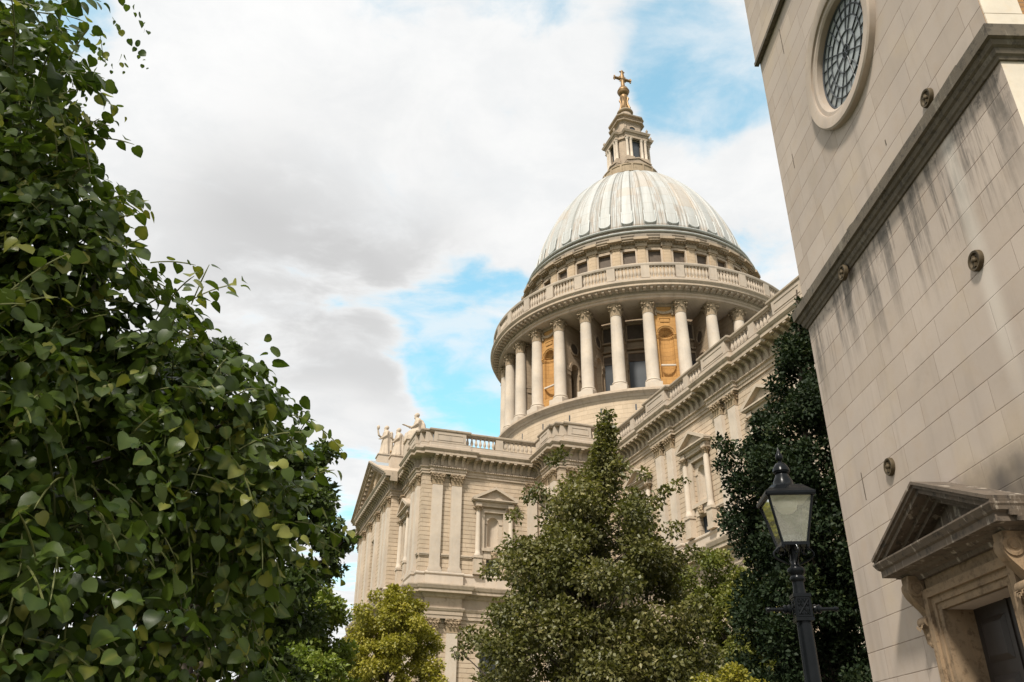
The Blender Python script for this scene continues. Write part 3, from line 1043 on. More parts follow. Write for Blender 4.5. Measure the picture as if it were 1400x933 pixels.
def make_aedicule():
    a = MB()            # backing, pedestals and entablature
    for s_ in (-1, 1):
        a.box(s_ * 1.68 - .40, s_ * 1.68 + .40, -.52, .02, 19.0, 20.42)
        a.box(s_ * 1.68 - .46, s_ * 1.68 + .46, -.58, .02, 18.86, 19.1)
        a.box(s_ * 1.68 - .47, s_ * 1.68 + .47, -.60, .02, 20.42, 20.64)
        a.box(s_ * 1.42 - .26, s_ * 1.42 + .26, -.16, .02, 20.64, 25.56)
        a.box(s_ * 1.68 - .30, s_ * 1.68 + .30, -.50, -.02, 25.55, 25.9)
    a.box(-2.0, 2.0, -.34, .02, 25.57, 25.78)
    a.box(-2.03, 2.03, -.38, .02, 25.78, 26.02)
    a.box(-2.2, 2.2, -.62, .02, 26.02, 26.12)
    a.box(-2.32, 2.32, -.74, .02, 26.12, 26.24)
    # frame round the niche
    for x0, x1, z0, z1, y in ((-1.16, 1.16, 25.05, 25.36, -.12), (-1.16, -.98, 21.5, 25.05, -.12), (.98, 1.16, 21.5, 25.05, -.12), (-1.3, 1.3, 21.2, 21.5, -.22), (-1.0, 1.0, 20.5, 21.2, -.06)):
        a.box(x0, x1, y, .02, z0, z1)
    o = a.build('window_aedicule', M['lime'], CATH)
    p = MB()
    p.prism([(-2.1, 26.24), (2.1, 26.24), (0, 27.3)], -.32, .02, 'y')
    for s_ in (-1, 1):
        p.prism([(s_ * 2.36, 26.24), (s_ * 2.36, 26.40), (0, 27.52), (0, 27.28), (s_ * 2.0, 26.245)], -.74, .02, 'y')
    p.build('pediment', M['lime'], o)
    for s_ in (-1, 1):
        c = MB()
        c.M = Matrix.Translation((s_ * 1.68, -.28, 0))
        c.lathe([(.34, 20.64), (.34, 20.74), (.31, 20.80), (.31, 20.88), (.26, 20.95), (.26, 21.2), (.25, 23), (.215, 25.05)], 14)
        c.build('column', M['pil'], o, True)
        q = MB()
        q.M = Matrix.Translation((s_ * 1.68, -.28, 25.04))
        q.add(CR.v, CR.f)
        q.build('capital', M['carve'], o)
    n = MB()
    arch_panel(n, 1.0, 21.5, 25.05, .60, 21.75, 24.05, y=.22)
    for s_ in (-1, 1):
        n.box(s_ * .75 - .16, s_ * .75 + .16, .14, .30, 23.95, 24.07)
    n.build('blind_niche', M['lime'], o)
    k = MB()             # carved bracket between niche and small window
    for i in range(9):
        k.ball(((i % 3 - 1) * .18, -.22 - .06 * (i % 2), 20.62 + .2 * (i // 3)), .15, .13, .14, 6, 4)
    k.build('carved_keystone', M['carve'], o)
    gl = MB()
    gl.box(-.72, .72, .40, .5, 18.7, 20.45)
    for i in range(5):
        x_ = -.6 + i * .3
        gl.box(x_ - .02, x_ + .02, .34, .42, 18.7, 20.45)
    gl.build('window', M['dark'], o)
    b = MB()             # arch-headed window of the lower storey
    b.box(-1.25, 1.25, .40, .5, 5.2, 12.4)
    for i in range(7):
        x_ = -1.05 + i * .35
        b.box(x_ - .025, x_ + .025, .34, .42, 5.2, 12.4)
    for i in range(12):
        b.box(-1.25, 1.25, .35, .41, 5.6 + i * .55, 5.64 + i * .55)
    b.build('lower_window', M['dark'], o)
    f = MB()
    for x0, x1, z0, z1, y in ((-1.6, -1.25, 5.0, 12.4, -.16), (1.25, 1.6, 5.0, 12.4, -.16), (-1.6, 1.6, 12.4, 12.8, -.16), (-1.9, 1.9, 12.8, 13.0, -.3), (-1.8, 1.8, 4.7, 5.0, -.25)):
        f.box(x0, x1, y, .02, z0, z1)
    f.build('lower_window_frame', M['lime'], o)
    return o


aed = make_aedicule()
aed.location = (18, -28.1, 0)
aed.rotation_euler.z = PI / 2
copy_tree(aed, CATH, (12.0, -35.5, 0), 0)
copy_tree(aed, CATH, (-12.0, -35.5, 0), 0)
for c in CC:
    copy_tree(aed, CATH, (c, -17, 0), 0)
copy_tree(aed, CATH, (21.0, -23.4, 0), 0).scale = (.62, 1, 1)

# impost band on the upper storey
mb = MB()
for A, B, segs in ((SE, RE1, [(0, .9), (2.1, 2.95), (4.0, 5.2), (9.6, 12.1)]), (RE2, CE, [(.3, 2.3), (6.6, 8.0), (9.15, 9.9), (11.1, 12.5), (16.7, 18.0), (19.2, 19.95), (21.2, 22.6), (26.7, 28.1), (29.2, 30.0), (31.2, 32.6)]),
                   ((9.3, -35.5), SE, [(3.0, 4.9), (8.0, 8.72)])):
    for a, b in segs:
        mb.M = frame(A, B, 0)
        mb.box(a, b, -.14, .02, 20.36, 20.48)
        mb.box(a, b, -.20, .02, 20.48, 20.62)
mb.build('impost_band', M['lime'], CATH)

# ------------------------------------------------------------------ drum
mb = MB()
mb.lathe([(20.95, 30), (20.85, 34), (20.7, 40.55), (20.75, 40.6)], 160)
mb.build('drum_wall', M['drum'], CATH, True)
mb = MB()
mb.lathe([(20.7, 40.45), (20.85, 40.5), (20.95, 40.72), (21.15, 40.8), (21.45, 40.9), (21.45, 41.15), (21.3, 41.25), (20.9, 41.3), (20.9, 41.45), (15.0, 41.5)], 160)
mb.build('drum_string_course', M['drumlime'], CATH, True)
mb = MB()
for i in range(32):        # small drain slots in the drum wall
    a = PHI0 + N32 * (i - .05)
    mb.M = Matrix.Rotation(a, 4, 'Z')
    mb.box(20.55, 20.74, -.09, .09, 38.75, 39.5)
mb.build('drain_slot', M['dark'], CATH)

mb = MB()
mb.lathe([(19.0, 53.0), (20.62, 53.0), (20.62, 53.28), (20.70, 53.3), (20.70, 53.6), (20.78, 53.63), (20.88, 53.74), (20.88, 53.82), (20.66, 53.85), (20.66, 54.22), (20.9, 54.3), (21.0, 54.45),
          (21.85, 54.48), (21.85, 54.78), (21.95, 54.82), (22.1, 55.0), (22.1, 55.08), (21.55, 55.2), (21.0, 55.2)], 160)
mb.lathe([(21.0, 53.0), (16.0, 53.05), (16.0, 53.6)], 96)
for i in range(160):
    mb.M = Matrix.Rotation(2 * PI * i / 160, 4, 'Z')
    mb.box(20.6, 21.65, -.15, .15, 54.2, 54.475)
mb.M = None
mb.build('peristyle_entablature', M['drumlime'], CATH, True, ang=30)

mb = MB()
mb.lathe([(21.62, 55.15), (21.62, 55.6), (21.55, 55.68), (21.0, 55.7)], 160)
mb.lathe([(21.1, 57.35), (21.62, 57.35), (21.70, 57.5), (21.70, 57.66), (21.6, 57.76), (21.1, 57.76), (21.1, 57.35)], 160)
for i in range(32):
    a = PHI0 + N32 * (i + .5)
    mb.M = Matrix.Rotation(a, 4, 'Z')
    mb.box(21.08, 21.64, -.52, .52, 55.65, 57.4)
mb.M = None
mb.build('gallery_parapet', M['rail'], CATH, True, ang=30)
mb = MB()
for j in range(7):
    a = N32 * (-.5 + (j + .5) / 7 * .74 + .13)
    mb.M = Matrix.Translation((21.36 * math.cos(a), 21.36 * math.sin(a), 55.68))
    mb.lathe([(r * 1.25, z * 1.55) for r, z in BAL], 7)
GB = mb.build('gallery_baluster_row', M['rail'], CATH, True)
for i in range(32):
    if i == 0:
        GB.rotation_euler.z = PHI0
    else:
        copy_tree(GB, CATH, None, PHI0 + N32 * i)

# peristyle columns
col = MB()
col.box(-1.0, 1.0, -.98, .98, 41.45, 42.1)
col.lathe([(.98, 42.1), (1.0, 42.2), (.98, 42.32), (.88, 42.36), (.86, 42.44), (.92, 42.52), (.90, 42.62), (.78, 42.68), (.76, 42.75), (.76, 45), (.74, 47.5), (.66, 51.45)], 20)
CO = col.build('column', M['colm'], CATH, True)
ccap = round_capital(.66, 1.56).build('capital', M['carve'], CO)
ccap.location.z = 51.44
for i in range(32):
    a = PHI0 + N32 * (i + .5)
    loc = (19.88 * math.cos(a), 19.88 * math.sin(a), 0)
    if i == 0:
        CO.location = loc; CO.rotation_euler.z = a
    else:
        copy_tree(CO, CATH, loc, a)

# inner wall of the peristyle with its windows
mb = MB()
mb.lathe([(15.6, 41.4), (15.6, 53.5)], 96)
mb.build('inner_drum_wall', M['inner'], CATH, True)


def radial_frame(a, r):
    """front (-y) faces outwards at angle a"""
    return Matrix.Translation((r * math.cos(a), r * math.sin(a), 0)) @ Matrix.Rotation(a + PI / 2, 4, 'Z')


win = MB()
win.box(-1.05, 1.05, -.12, .05, 42.6, 47.3)
W0 = win.build('window', M['dark'], CATH)
fr = MB()
for x0, x1, z0, z1, y in ((-1.45, -1.05, 42.2, 48.6, -.35), (1.05, 1.45, 42.2, 48.6, -.35), (-1.05, 1.05, 48.35, 48.6, -.35), (-1.6, 1.6, 48.9, 49.1, -.45), (-1.5, -1.0, 50.3, 52.6, -.3), (1.0, 1.5, 50.3, 52.6, -.3), (-1.6, 1.6, 50.1, 50.3, -.42),
                          (-1.5, 1.5, 52.4, 52.7, -.3)):
    fr.box(x0, x1, y, .05, z0, z1)
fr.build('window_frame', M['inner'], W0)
bd = MB()
bd.box(-1.05, 1.05, -.2, .05, 47.3, 48.35)
bd.build('window_boarding', M['louvre'], W0)
bd = MB()
bd.box(-1.0, 1.0, -.1, .05, 50.3, 52.4)
bd.build('upper_boarding', M['louvre'], W0)
fw = True
# buttress walls behind the columns, pierced by an arch with a roundel above
bw = MB()
for y in (-.42, .42):
    arch_panel(bw, 1.87, 41.5, 53.0, .78, 41.52, 46.9, y=y, niche=False)
pts = [(.78, 41.5)] + arc(0, 46.9, .78, 0, PI, 12) + [(-.78, 41.5)]
for i in range(len(pts) - 1):
    (xa, za), (xb, zb) = pts[i], pts[i + 1]
    bw.quad((xa, -.42, za), (xb, -.42, zb), (xb, .42, zb), (xa, .42, za))
bw.quad((1.87, -.42, 41.5), (1.87, .42, 41.5), (1.87, .42, 53), (1.87, -.42, 53))
for y0, y1 in ((-.56, -.4), (.4, .56)):
    for x0, x1 in ((-1.85, -.78), (.78, 1.9)):
        bw.box(x0, x1, y0, y1, 46.5, 46.9)
        bw.box(x0 + .1, x1 - .1, y0 * .93, y1 * .93, 45.9, 46.5)
    for i in range(12):
        a0, a1 = PI * i / 12, PI * (i + 1) / 12
        q = [(.78 * math.cos(a0), 46.9 + .78 * math.sin(a0)), (1.1 * math.cos(a0), 46.9 + 1.1 * math.sin(a0)), (1.1 * math.cos(a1), 46.9 + 1.1 * math.sin(a1)), (.78 * math.cos(a1), 46.9 + .78 * math.sin(a1))]
        bw.prism(q, y0 * .95, y1 * .95, 'y')
    for i in range(16):
        a0, a1 = 2 * PI * i / 16, 2 * PI * (i + 1) / 16
        q = [(.72 * math.cos(a0), 49.9 + .72 * math.sin(a0)), (.95 * math.cos(a0), 49.9 + .95 * math.sin(a0)), (.95 * math.cos(a1), 49.9 + .95 * math.sin(a1)), (.72 * math.cos(a1), 49.9 + .72 * math.sin(a1))]
        bw.prism(q, y0 * .95, y1 * .95, 'y')
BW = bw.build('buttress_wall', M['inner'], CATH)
rd = MB()
for y0, y1 in ((-.45, -.40), (.40, .45)):
    rd.prism(arc(0, 49.9, .70, 0, 2 * PI * 15 / 16, 15), y0, y1, 'y')
rd.build('roundel', M['louvre'], BW)
# ochre niche bays
nb = MB()
arch_panel(nb, 1.42, 42.1, 53.0, .92, 43.2, 48.75, y=0, shell=True)
for s_ in (-1, 1):
    nb.quad((s_ * 1.42, 0, 42.1), (s_ * 1.42, .5, 42.1), (s_ * 1.42, .5, 53), (s_ * 1.42, 0, 53))
for i in range(11):       # ribs of the scallop shell
    t = PI * (i + .5) / 11
    nb.tube([(.90 * math.sin(q) * math.cos(t), .70 * math.cos(q) - .02, 48.84 + .90 * math.sin(q) * math.sin(t)) for q in [PI / 2 * k / 6 for k in range(1, 7)]], [.03, .045, .06, .075, .09, .095], 6)
NB = nb.build('niche_bay', M['rust'], CATH)
tr = MB()
for s_ in (-1, 1):
    x0, x1 = (.92, 1.44) if s_ > 0 else (-1.44, -.92)
    for z0, z1, y in ((48.35, 48.5, -.10), (48.5, 48.68, -.16), (48.68, 48.82, -.24)):
        tr.box(x0, x1, y, .03, z0, z1)
for i in range(16):
    a0, a1 = PI * i / 16, PI * (i + 1) / 16
    for ra, rb, y in ((.93, 1.10, -.10), (1.10, 1.24, -.18)):
        q = [(ra * math.cos(a0), 48.82 + ra * math.sin(a0)), (rb * math.cos(a0), 48.82 + rb * math.sin(a0)), (rb * math.cos(a1), 48.82 + rb * math.sin(a1)), (ra * math.cos(a1), 48.82 + ra * math.sin(a1))]
        tr.prism(q, y, .02, 'y')
for i in range(8):     # band continues round the inside of the niche
    t0, t1 = PI * i / 8, PI * (i + 1) / 8
    for z0, z1, k in ((48.35, 48.5, .94), (48.5, 48.7, .88)):
        p = [(.92 * math.cos(t0), .74 * math.sin(t0)), (.92 * math.cos(t1), .74 * math.sin(t1)), (.92 * k * math.cos(t1), .74 * k * math.sin(t1)), (.92 * k * math.cos(t0), .74 * k * math.sin(t0))]
        tr.prism(p, z0, z1, 'z')
tr.build('niche_moulding', M['rust'], NB)
tb_ = MB()
tb_.box(-.55, .55, -.10, .02, 50.5, 50.95)
tb_.box(-.62, .62, -.16, .02, 50.95, 51.06)
tb_.build('blank_tablet', M['rust'], NB)
sl_ = MB()
sl_.box(-.86, .86, -.2, .03, 44.6, 44.78)
sl_.box(-1.45, 1.45, -.25, .05, 41.46, 42.12)
sl_.build('niche_sill', M['colm'], NB)
cv = MB()
for i in range(15):
    x_ = -1.05 + 2.1 * i / 14
    zc = 52.0 - .32 * math.sin(PI * i / 14) * 1.0
    cv.ball((x_, -.10, zc + .05 * (i % 2)), .17, .16, .2, 6, 4)
for s_ in (-1, 1):
    for k in range(4):
        cv.ball((s_ * (1.0 + .06 * (k % 2)), -.1, 51.55 + .3 * k), .18, .17, .2, 6, 4)
cv.box(-1.2, 1.2, -.14, .03, 52.6, 53.0)
cv.build('garland', M['carve'], NB)
first_nb = first_bw = True
for i in range(32):
    a = PHI0 + N32 * i
    if i % 4 == 0:
        m_ = radial_frame(a, 19.55)
        if first_nb:
            NB.matrix_local = m_; first_nb = False
        else:
            copy_tree(NB, CATH).matrix_local = m_
    else:
        m_ = radial_frame(a, 15.6)
        if fw:
            W0.matrix_local = m_; fw = False
        else:
            copy_tree(W0, CATH).matrix_local = m_
    if True:
        m_ = Matrix.Rotation(a + N32 / 2, 4, 'Z') @ Matrix.Translation((17.4, 0, 0))
        if first_bw:
            BW.matrix_local = m_; first_bw = False
        else:
            copy_tree(BW, CATH).matrix_local = m_

# ------------------------------------------------------------------ attic
mb = MB()
RA = 16.6
for i in range(32):
    for j, (a0, a1, z0, z1) in enumerate(((-.5, -.26, 55.2, 64), (.26, .5, 55.2, 64), (-.26, .26, 55.2, 60.9), (-.26, .26, 62.9, 64))):
        k = 3
        for q in range(k):
            t0 = PHI0 + N32 * (i + a0 + (a1 - a0) * q / k); t1 = PHI0 + N32 * (i + a0 + (a1 - a0) * (q + 1) / k)
            mb.quad((RA * math.cos(t0), RA * math.sin(t0), z0), (RA * math.cos(t1), RA * math.sin(t1), z0), (RA * math.cos(t1), RA * math.sin(t1), z1), (RA * math.cos(t0), RA * math.sin(t0), z1))
    mb.M = radial_frame(PHI0 + N32 * i, RA)
    for x0, x1, z0, z1 in ((-.85, -.85, 60.9, 62.9), (.85, .85, 60.9, 62.9)):
        mb.quad((x0, -.02, z0), (x0, .6, z0), (x0, .6, z1), (x0, -.02, z1))
    mb.quad((-.85, -.02, 62.9), (.85, -.02, 62.9), (.85, .6, 62.9), (-.85, .6, 62.9))
    mb.quad((-.85, -.02, 60.9), (.85, -.02, 60.9), (.85, .6, 60.9), (-.85, .6, 60.9))
    mb.M = None
mb.build('attic_wall', M['attic'], CATH)
ap = MB()
ap.box(-.48, .48, -.22, .2, 58.0, 63.3)
ap.box(-.56, .56, -.30, .2, 63.1, 63.3)
ap.box(-.62, .62, -.12, .2, 58.0, 63.25)
AP = ap.build('attic_pilaster', M['attic'], CATH)
aw = MB()
aw.box(-.86, .86, .38, .5, 60.9, 62.9)
AW = aw.build('attic_window', M['louvre'], CATH)
af = MB()
for x0, x1, z0, z1, y in ((-1.05, -.82, 60.9, 62.9, -.10), (.82, 1.05, 60.9, 62.9, -.10), (-1.05, 1.05, 62.88, 63.08, -.10), (-.75, .75, 63.06, 63.2, -.12), (-1.12, 1.12, 60.66, 60.9, -.18)):
    af.box(x0, x1, y, .12, z0, z1)
af.build('window_frame', M['drumlime'], AW)
for i in range(32):
    m0 = radial_frame(PHI0 + N32 * i, RA)
    m1 = radial_frame(PHI0 + N32 * (i + .5), RA)
    if i == 0:
        AW.matrix_local = m0; AP.matrix_local = m1
    else:
        copy_tree(AW, CATH).matrix_local = m0
        copy_tree(AP, CATH).matrix_local = m1
mb = MB()
mb.lathe([(16.6, 63.3), (16.75, 63.3), (16.75, 63.5), (16.65, 63.55), (16.65, 63.8), (16.95, 63.85), (17.05, 63.95), (17.4, 63.98), (17.4, 64.12), (17.55, 64.25), (17.55, 64.33), (16.9, 64.45)], 160)
for i in range(32):
    mb.M = radial_frame(PHI0 + N32 * (i + .5), 16.6)
    mb.box(-.75, .75, -.42, .1, 63.3, 63.86)
    mb.box(-.95, .95, -1.12, .1, 63.99, 64.35)
for i in range(260):
    mb.M = Matrix.Rotation(2 * PI * i / 260, 4, 'Z')
    mb.box(16.7, 17.2, -.09, .09, 63.8, 63.975)
mb.M = None
mb.build('attic_cornice', M['sootlime'], CATH, True, ang=30)
mb = MB()
mb.lathe([(16.9, 64.3), (16.9, 65.0), (17.0, 65.05), (17.0, 65.35), (16.8, 65.45)], 120)
for i in range(32):
    mb.M = radial_frame(PHI0 + N32 * (i + .5), 16.6)
    mb.box(-.8, .8, -.55, .1, 64.3, 65.15)
mb.M = None
mb.build('blocking_course', M['grime'], CATH)
mb = MB()
mb.lathe([(16.9, 65.46), (17.18, 65.48), (17.25, 65.58), (17.18, 65.68), (16.9, 65.70)], 160)
mb.lathe([(16.5, 66.56), (16.78, 66.58), (16.84, 66.67), (16.78, 66.76), (16.4, 66.80), (15.6, 66.9)], 160)
mb.build('lead_gutter', M['leadroll'], CATH, True, ang=50)
mb = MB()
mb.lathe([(16.95, 65.35), (16.9, 65.72), (16.62, 65.76), (16.6, 66.1), (16.45, 66.12), (16.42, 66.6)], 120)
for i in range(64):
    mb.M = Matrix.Rotation(2 * PI * i / 64, 4, 'Z')
    mb.box(16.4, 16.86, -.35, .35, 65.7, 65.98)
mb.M = None
mb.build('stepped_course', M['grime'], CATH, True)

# ------------------------------------------------------------------ dome shell
DR, DH, DN, DZ = 15.55, 20.0, 1.65, 66.9


def dome_r(h):
    return DR * max(0.0, 1 - (h / DH) ** DN) ** (1 / DN)


hs_ = [0, .25, .5, .65, .72, .8, .88, .96, 1.04, 1.12, 1.2, 1.3, 1.45, 1.6, 1.75, 1.9, 2.1, 2.4] + list(np.linspace(2.8, 18.9, 40))
PER = 22
dv, df = [], []
nth = 32 * PER
for h in hs_:
    rad = dome_r(h)
    slope = math.atan2(dome_r(max(h - .05, 0)) - dome_r(h + .05), .1)
    for k in range(nth):
        t = ((k % PER) + .5) / PER - .5            # -.5...5 across one bay, 0 = middle of the panel
        half = .235
        at = abs(t)
        chord = rad * N32
        d = 0.0
        hb_ = .95
        rc = half * DR * N32
        if h < hb_:
            inside = False
        elif h < hb_ + rc * .62:
            yy = (rc * .62 - (h - hb_)) / .62
            inside = at * DR * N32 < math.sqrt(max(rc * rc - yy * yy, 0))
        else:
            inside = at < half
        if inside:
            d = .34
        elif at > half:
            # three rolls between panels
            q = (at - half) / (.5 - half)          # 0 at the panel, 1 at the bay edge
            ph = q * 1.5
            d = .04 + .24 * abs(math.sin(PI * ph)) if h > .3 else .04 + .1 * abs(math.sin(PI * ph))
        fade = min(1.0, chord / 1.6)
        d *= fade
        a = PHI0 + (k // PER) * N32 + t * N32
        rr = rad + d * math.cos(slope)
        dv.append((rr * math.cos(a), rr * math.sin(a), DZ + h + d * math.sin(slope)))
for j in range(len(hs_) - 1):
    for k in range(nth):
        a, b = j * nth + k, j * nth + (k + 1) % nth
        df.append((a, b, b + nth, a + nth))
dm = MB()
dm.v, dm.f = dv, df
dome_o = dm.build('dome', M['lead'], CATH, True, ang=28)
lp = MB()
half = .235
rc = half * DR * N32
pts = []
for k in range(17):
    q = PI * k / 16
    tt = math.cos(q) * rc / (DR * N32)
    h = .95 + rc * .62 * (1 - math.sin(q)) - .03
    pts.append((tt, h))
pts = [(half, 3.2), (half, 2.4), (half, 1.9)] + pts + [(-half, 1.9), (-half, 2.4), (-half, 3.2)]
lp.tube([((dome_r(h) + .36) * math.cos(t * N32), (dome_r(h) + .36) * math.sin(t * N32), DZ + h + .05) for t, h in pts], .085, 6)
LP = lp.build('panel_roll', M['leadroll'], dome_o, True)
for i in range(32):
    if i == 0:
        LP.rotation_euler.z = PHI0
    else:
        copy_tree(LP, dome_o, None, PHI0 + N32 * i)


# ------------------------------------------------------------------ lantern
LT = empty('lantern', (0, 0, 0), R(0), CATH)
mb = MB()
mb.lathe([(3.75, 84.2), (3.75, 85.6), (4.1, 85.62)], 48)
mb.build('gallery_base', M['grime'], LT, True)
mb = MB()
mb.lathe([(3.8, 85.5), (4.55, 85.62), (4.68, 85.75), (4.68, 85.95), (4.5, 86.0), (4.5, 87.1), (4.62, 87.15), (4.62, 87.32), (4.35, 87.32), (4.35, 86.0), (3, 86.0)], 64)
for i in range(32):
    mb.M = Matrix.Rotation(2 * PI * i / 32, 4, 'Z')
    mb.box(3.85, 4.5, -.10, .10, 85.2, 85.6)
    if i % 2 == 0:
        mb.box(4.4, 4.62, -.14, .14, 86.0, 87.15)
mb.M = None
mb.build('gold_gallery', M['galst'], LT, True, ang=30)


def octo(a, c):
    """square of half-width a with corners cut c"""
    return [(a, -a + c), (a, a - c), (a - c, a), (-a + c, a), (-a, a - c), (-a, -a + c), (-a + c, -a), (a - c, -a)]


def cross_plan(o, i, ww):
    """square core half-width i with a projecting porch of half-width ww reaching o on each side, clockwise so outward is right"""
    p = []
    for k in range(4):
        a = k * PI / 2
        for x_, y_ in ((ww, -o), (ww, -i), (i, -ww)):
            pass
    base = [(-ww, -o), (ww, -o), (ww, -i), (i, -ww)]
    for k in range(4):
        a = k * PI / 2
        ca, sa = round(math.cos(a)), round(math.sin(a))
        for x_, y_ in base:
            p.append((x_ * ca - y_ * sa, x_ * sa + y_ * ca))
    return p


XP = cross_plan(3.05, 2.55, 1.85)
mb = MB()
mb.prism(octo(2.45, .75), 86.0, 94.0, 'z')
mb.build('lantern_body', M['lant'], LT)
mb = MB()
mb.sweep(XP, [(-.3, 86.0), (.25, 86.0), (.25, 87.9), (.35, 88.0), (.4, 88.3), (.2, 88.45), (-.5, 88.5)], True)
for k in range(4):
    mb.M = Matrix.Rotation(k * PI / 2, 4, 'Z')
    mb.prism([(-1.95, 88.4), (1.95, 88.4), (0, 89.25)], -3.35, -2.4, 'y')
    for s_ in (-1, 1):
        mb.prism([(s_ * 2.2, 88.45), (s_ * 2.2, 88.62), (0, 89.5), (0, 89.25)], -3.5, -2.4, 'y')
mb.M = None
mb.build('lantern_base', M['lant'], LT)
mb = MB()
mb.sweep(XP, [(-.3, 93.55), (.12, 93.55), (.12, 94.05), (.2, 94.1), (.2, 94.35), (.42, 94.4), (.48, 94.55), (.56, 94.72), (.56, 94.8), (.2, 94.95), (-1.2, 95.0)], True)
mb.build('lantern_cornice', M['lant'], LT)
mb = MB()
mb.prism(octo(1.95, .5), 94.8, 98.0, 'z')
for k in range(4):
    mb.M = Matrix.Rotation(k * PI / 2, 4, 'Z')
    for i in range(16):
        a0, a1 = 2 * PI * i / 16, 2 * PI * (i + 1) / 16
        q = [(.52 * math.cos(a0), 96.4 + .52 * math.sin(a0)), (.72 * math.cos(a0), 96.4 + .72 * math.sin(a0)), (.72 * math.cos(a1), 96.4 + .72 * math.sin(a1)), (.52 * math.cos(a1), 96.4 + .52 * math.sin(a1))]
        mb.prism(q, -2.1, -1.9, 'y')
mb.M = None
mb.build('upper_stage', M['lant'], LT)
mb = MB()
for k in range(4):
    mb.M = Matrix.Rotation(k * PI / 2, 4, 'Z')
    mb.prism(arc(0, 96.4, .53, 0, 2 * PI * 15 / 16, 15), -1.98, -1.90, 'y')
    mb.box(-.75, .75, -2.50, -2.40, 89.4, 93.4)
mb.M = None
mb.build('lantern_window', M['dark'], LT)
mb = MB()
for z_ in (97.75, 98.85):
    mb.sweep([(x_, y_) for x_, y_ in reversed(octo(1.95, .5))][::-1], [(-.2, z_ - .1), (.08, z_ - .1), (.1, z_ + .1), (.5, z_ + .16), (.56, z_ + .34), (.1, z_ + .44), (-.5, z_ + .46)], True)
mb.prism(octo(1.9, .5), 98.1, 98.9, 'z')
mb.build('upper_cornice', M['lant'], LT)
mb = MB()
mb.lathe([(1.75, 99.1), (1.62, 99.6), (1.35, 100.3), (1.08, 101.0), (.98, 101.4)], 24)
for k in range(4):
    mb.M = Matrix.Rotation(k * PI / 2 + PI / 4, 4, 'Z')
    mb.ball((1.62, 0, 99.75), .48, .34, .62, 10, 7)
mb.M = None
mb.build('lantern_cap', M['lant'], LT, True)
lc = MB()
lc.lathe([(.30, 89.6), (.30, 89.75), (.24, 89.85), (.24, 91), (.21, 93.1)], 10)
lc.lathe([(.21, 93.1), (.3, 93.3), (.34, 93.55)], 8)
LC = lc.build('column', M['colm'], LT, True)
pl_ = MB()
pl_.box(-.34, .34, -.34, .34, 88.4, 89.65)
pl_.build('pedestal', M['lant'], LC)
k0 = True
for k in range(4):
    for x_ in (-1.62, -.95, .95, 1.62):
        a = k * PI / 2
        p = Matrix.Rotation(a, 4, 'Z') @ Vector((x_, -2.88, 0))
        if k0:
            LC.location = p; LC.rotation_euler.z = a; k0 = False
        else:
            copy_tree(LC, LT, p, a)
ur = MB()
ur.lathe([(.16, 0), (.16, .12), (.07, .2), (.2, .42), (.22, .55), (.1, .72), (.12, .78), (.03, .95), (0, 1.05)], 8)
UR = ur.build('urn', M['lant'], LT, True)
k0 = True
for k in range(4):
    for x_ in (-1.9, 1.9):
        p = Matrix.Rotation(k * PI / 2, 4, 'Z') @ Vector((x_, -3.3, 94.9))
        if k0:
            UR.location = p; k0 = False
        else:
            copy_tree(UR, LT, p)
mb = MB()
mb.lathe([(1.0, 101.35), (1.3, 101.45), (1.38, 101.6), (1.3, 101.8), (1.0, 101.95), (.8, 102.0)], 24)
mb.build('lantern_ring', M['galst'], LT, True)
mb = MB()
mb.lathe([(.78, 101.95), (.62, 102.5), (.48, 103.2), (.5, 104.0), (.62, 104.7), (.7, 105.2), (.62, 105.5)], 20)
for k in range(4):
    a = k * PI / 2 + PI / 4
    c_, s_ = math.cos(a), math.sin(a)
    mb.tube([(.7 * c_, .7 * s_, 102.0), (.85 * c_, .85 * s_, 102.5), (.62 * c_, .62 * s_, 103.3), (.55 * c_, .55 * s_, 104.1), (.72 * c_, .72 * s_, 104.7), (.6 * c_, .6 * s_, 105.1)], [.2, .24, .18, .16, .22, .12], 7)
mb.build('gilded_pedestal', M['gold'], LT, True)
mb = MB()
mb.ball((0, 0, 106.5), 1.0, None, None, 28, 18)
mb.lathe([(.99, 106.42), (1.05, 106.46), (1.05, 106.56), (.99, 106.6)], 28)
mb.lathe([(.7, 107.15), (.76, 107.22), (.6, 107.42), (.42, 107.5)], 20)
mb.build('golden_ball', M['gold'], LT, True)
mb = MB()


def crossbar(p, q, a, b):
    mb.tube([p, q], [a, b], 8)


mb.tube([(0, 0, 107.4), (0, 0, 107.9), (0, 0, 109.0), (0, 0, 109.9), (0, 0, 111.0), (0, 0, 111.2)], [.52, .36, .34, .40, .24, .30], 8)
for s_ in (-1, 1):
    mb.tube([(0, 0, 109.45), (0, s_ * .5, 109.45), (0, s_ * 1.35, 109.45), (0, s_ * 1.55, 109.45), (0, s_ * 1.62, 109.45)], [.40, .30, .22, .40, .30], 8)
    for q in (-1, 1):
        mb.ball((0, s_ * 1.5, 109.45 + q * .38), .16, .16, .16, 6, 5)
    mb.ball((0, s_ * .36, 111.12), .15, .17, .14, 6, 5)
mb.ball((0, 0, 111.4), .17, .17, .2, 6, 5)
mb.ball((0, 0, 109.45), .45, .5, .55, 10, 7)
for s_ in (-1, 1):
    for k in (-1, 1):
        mb.tube([(0, s_ * .25, 109.45 + k * .3), (0, s_ * .62, 109.45 + k * .62)], [.22, .05], 6)
mb.build('golden_cross', M['gold'], LT, True, ang=50)


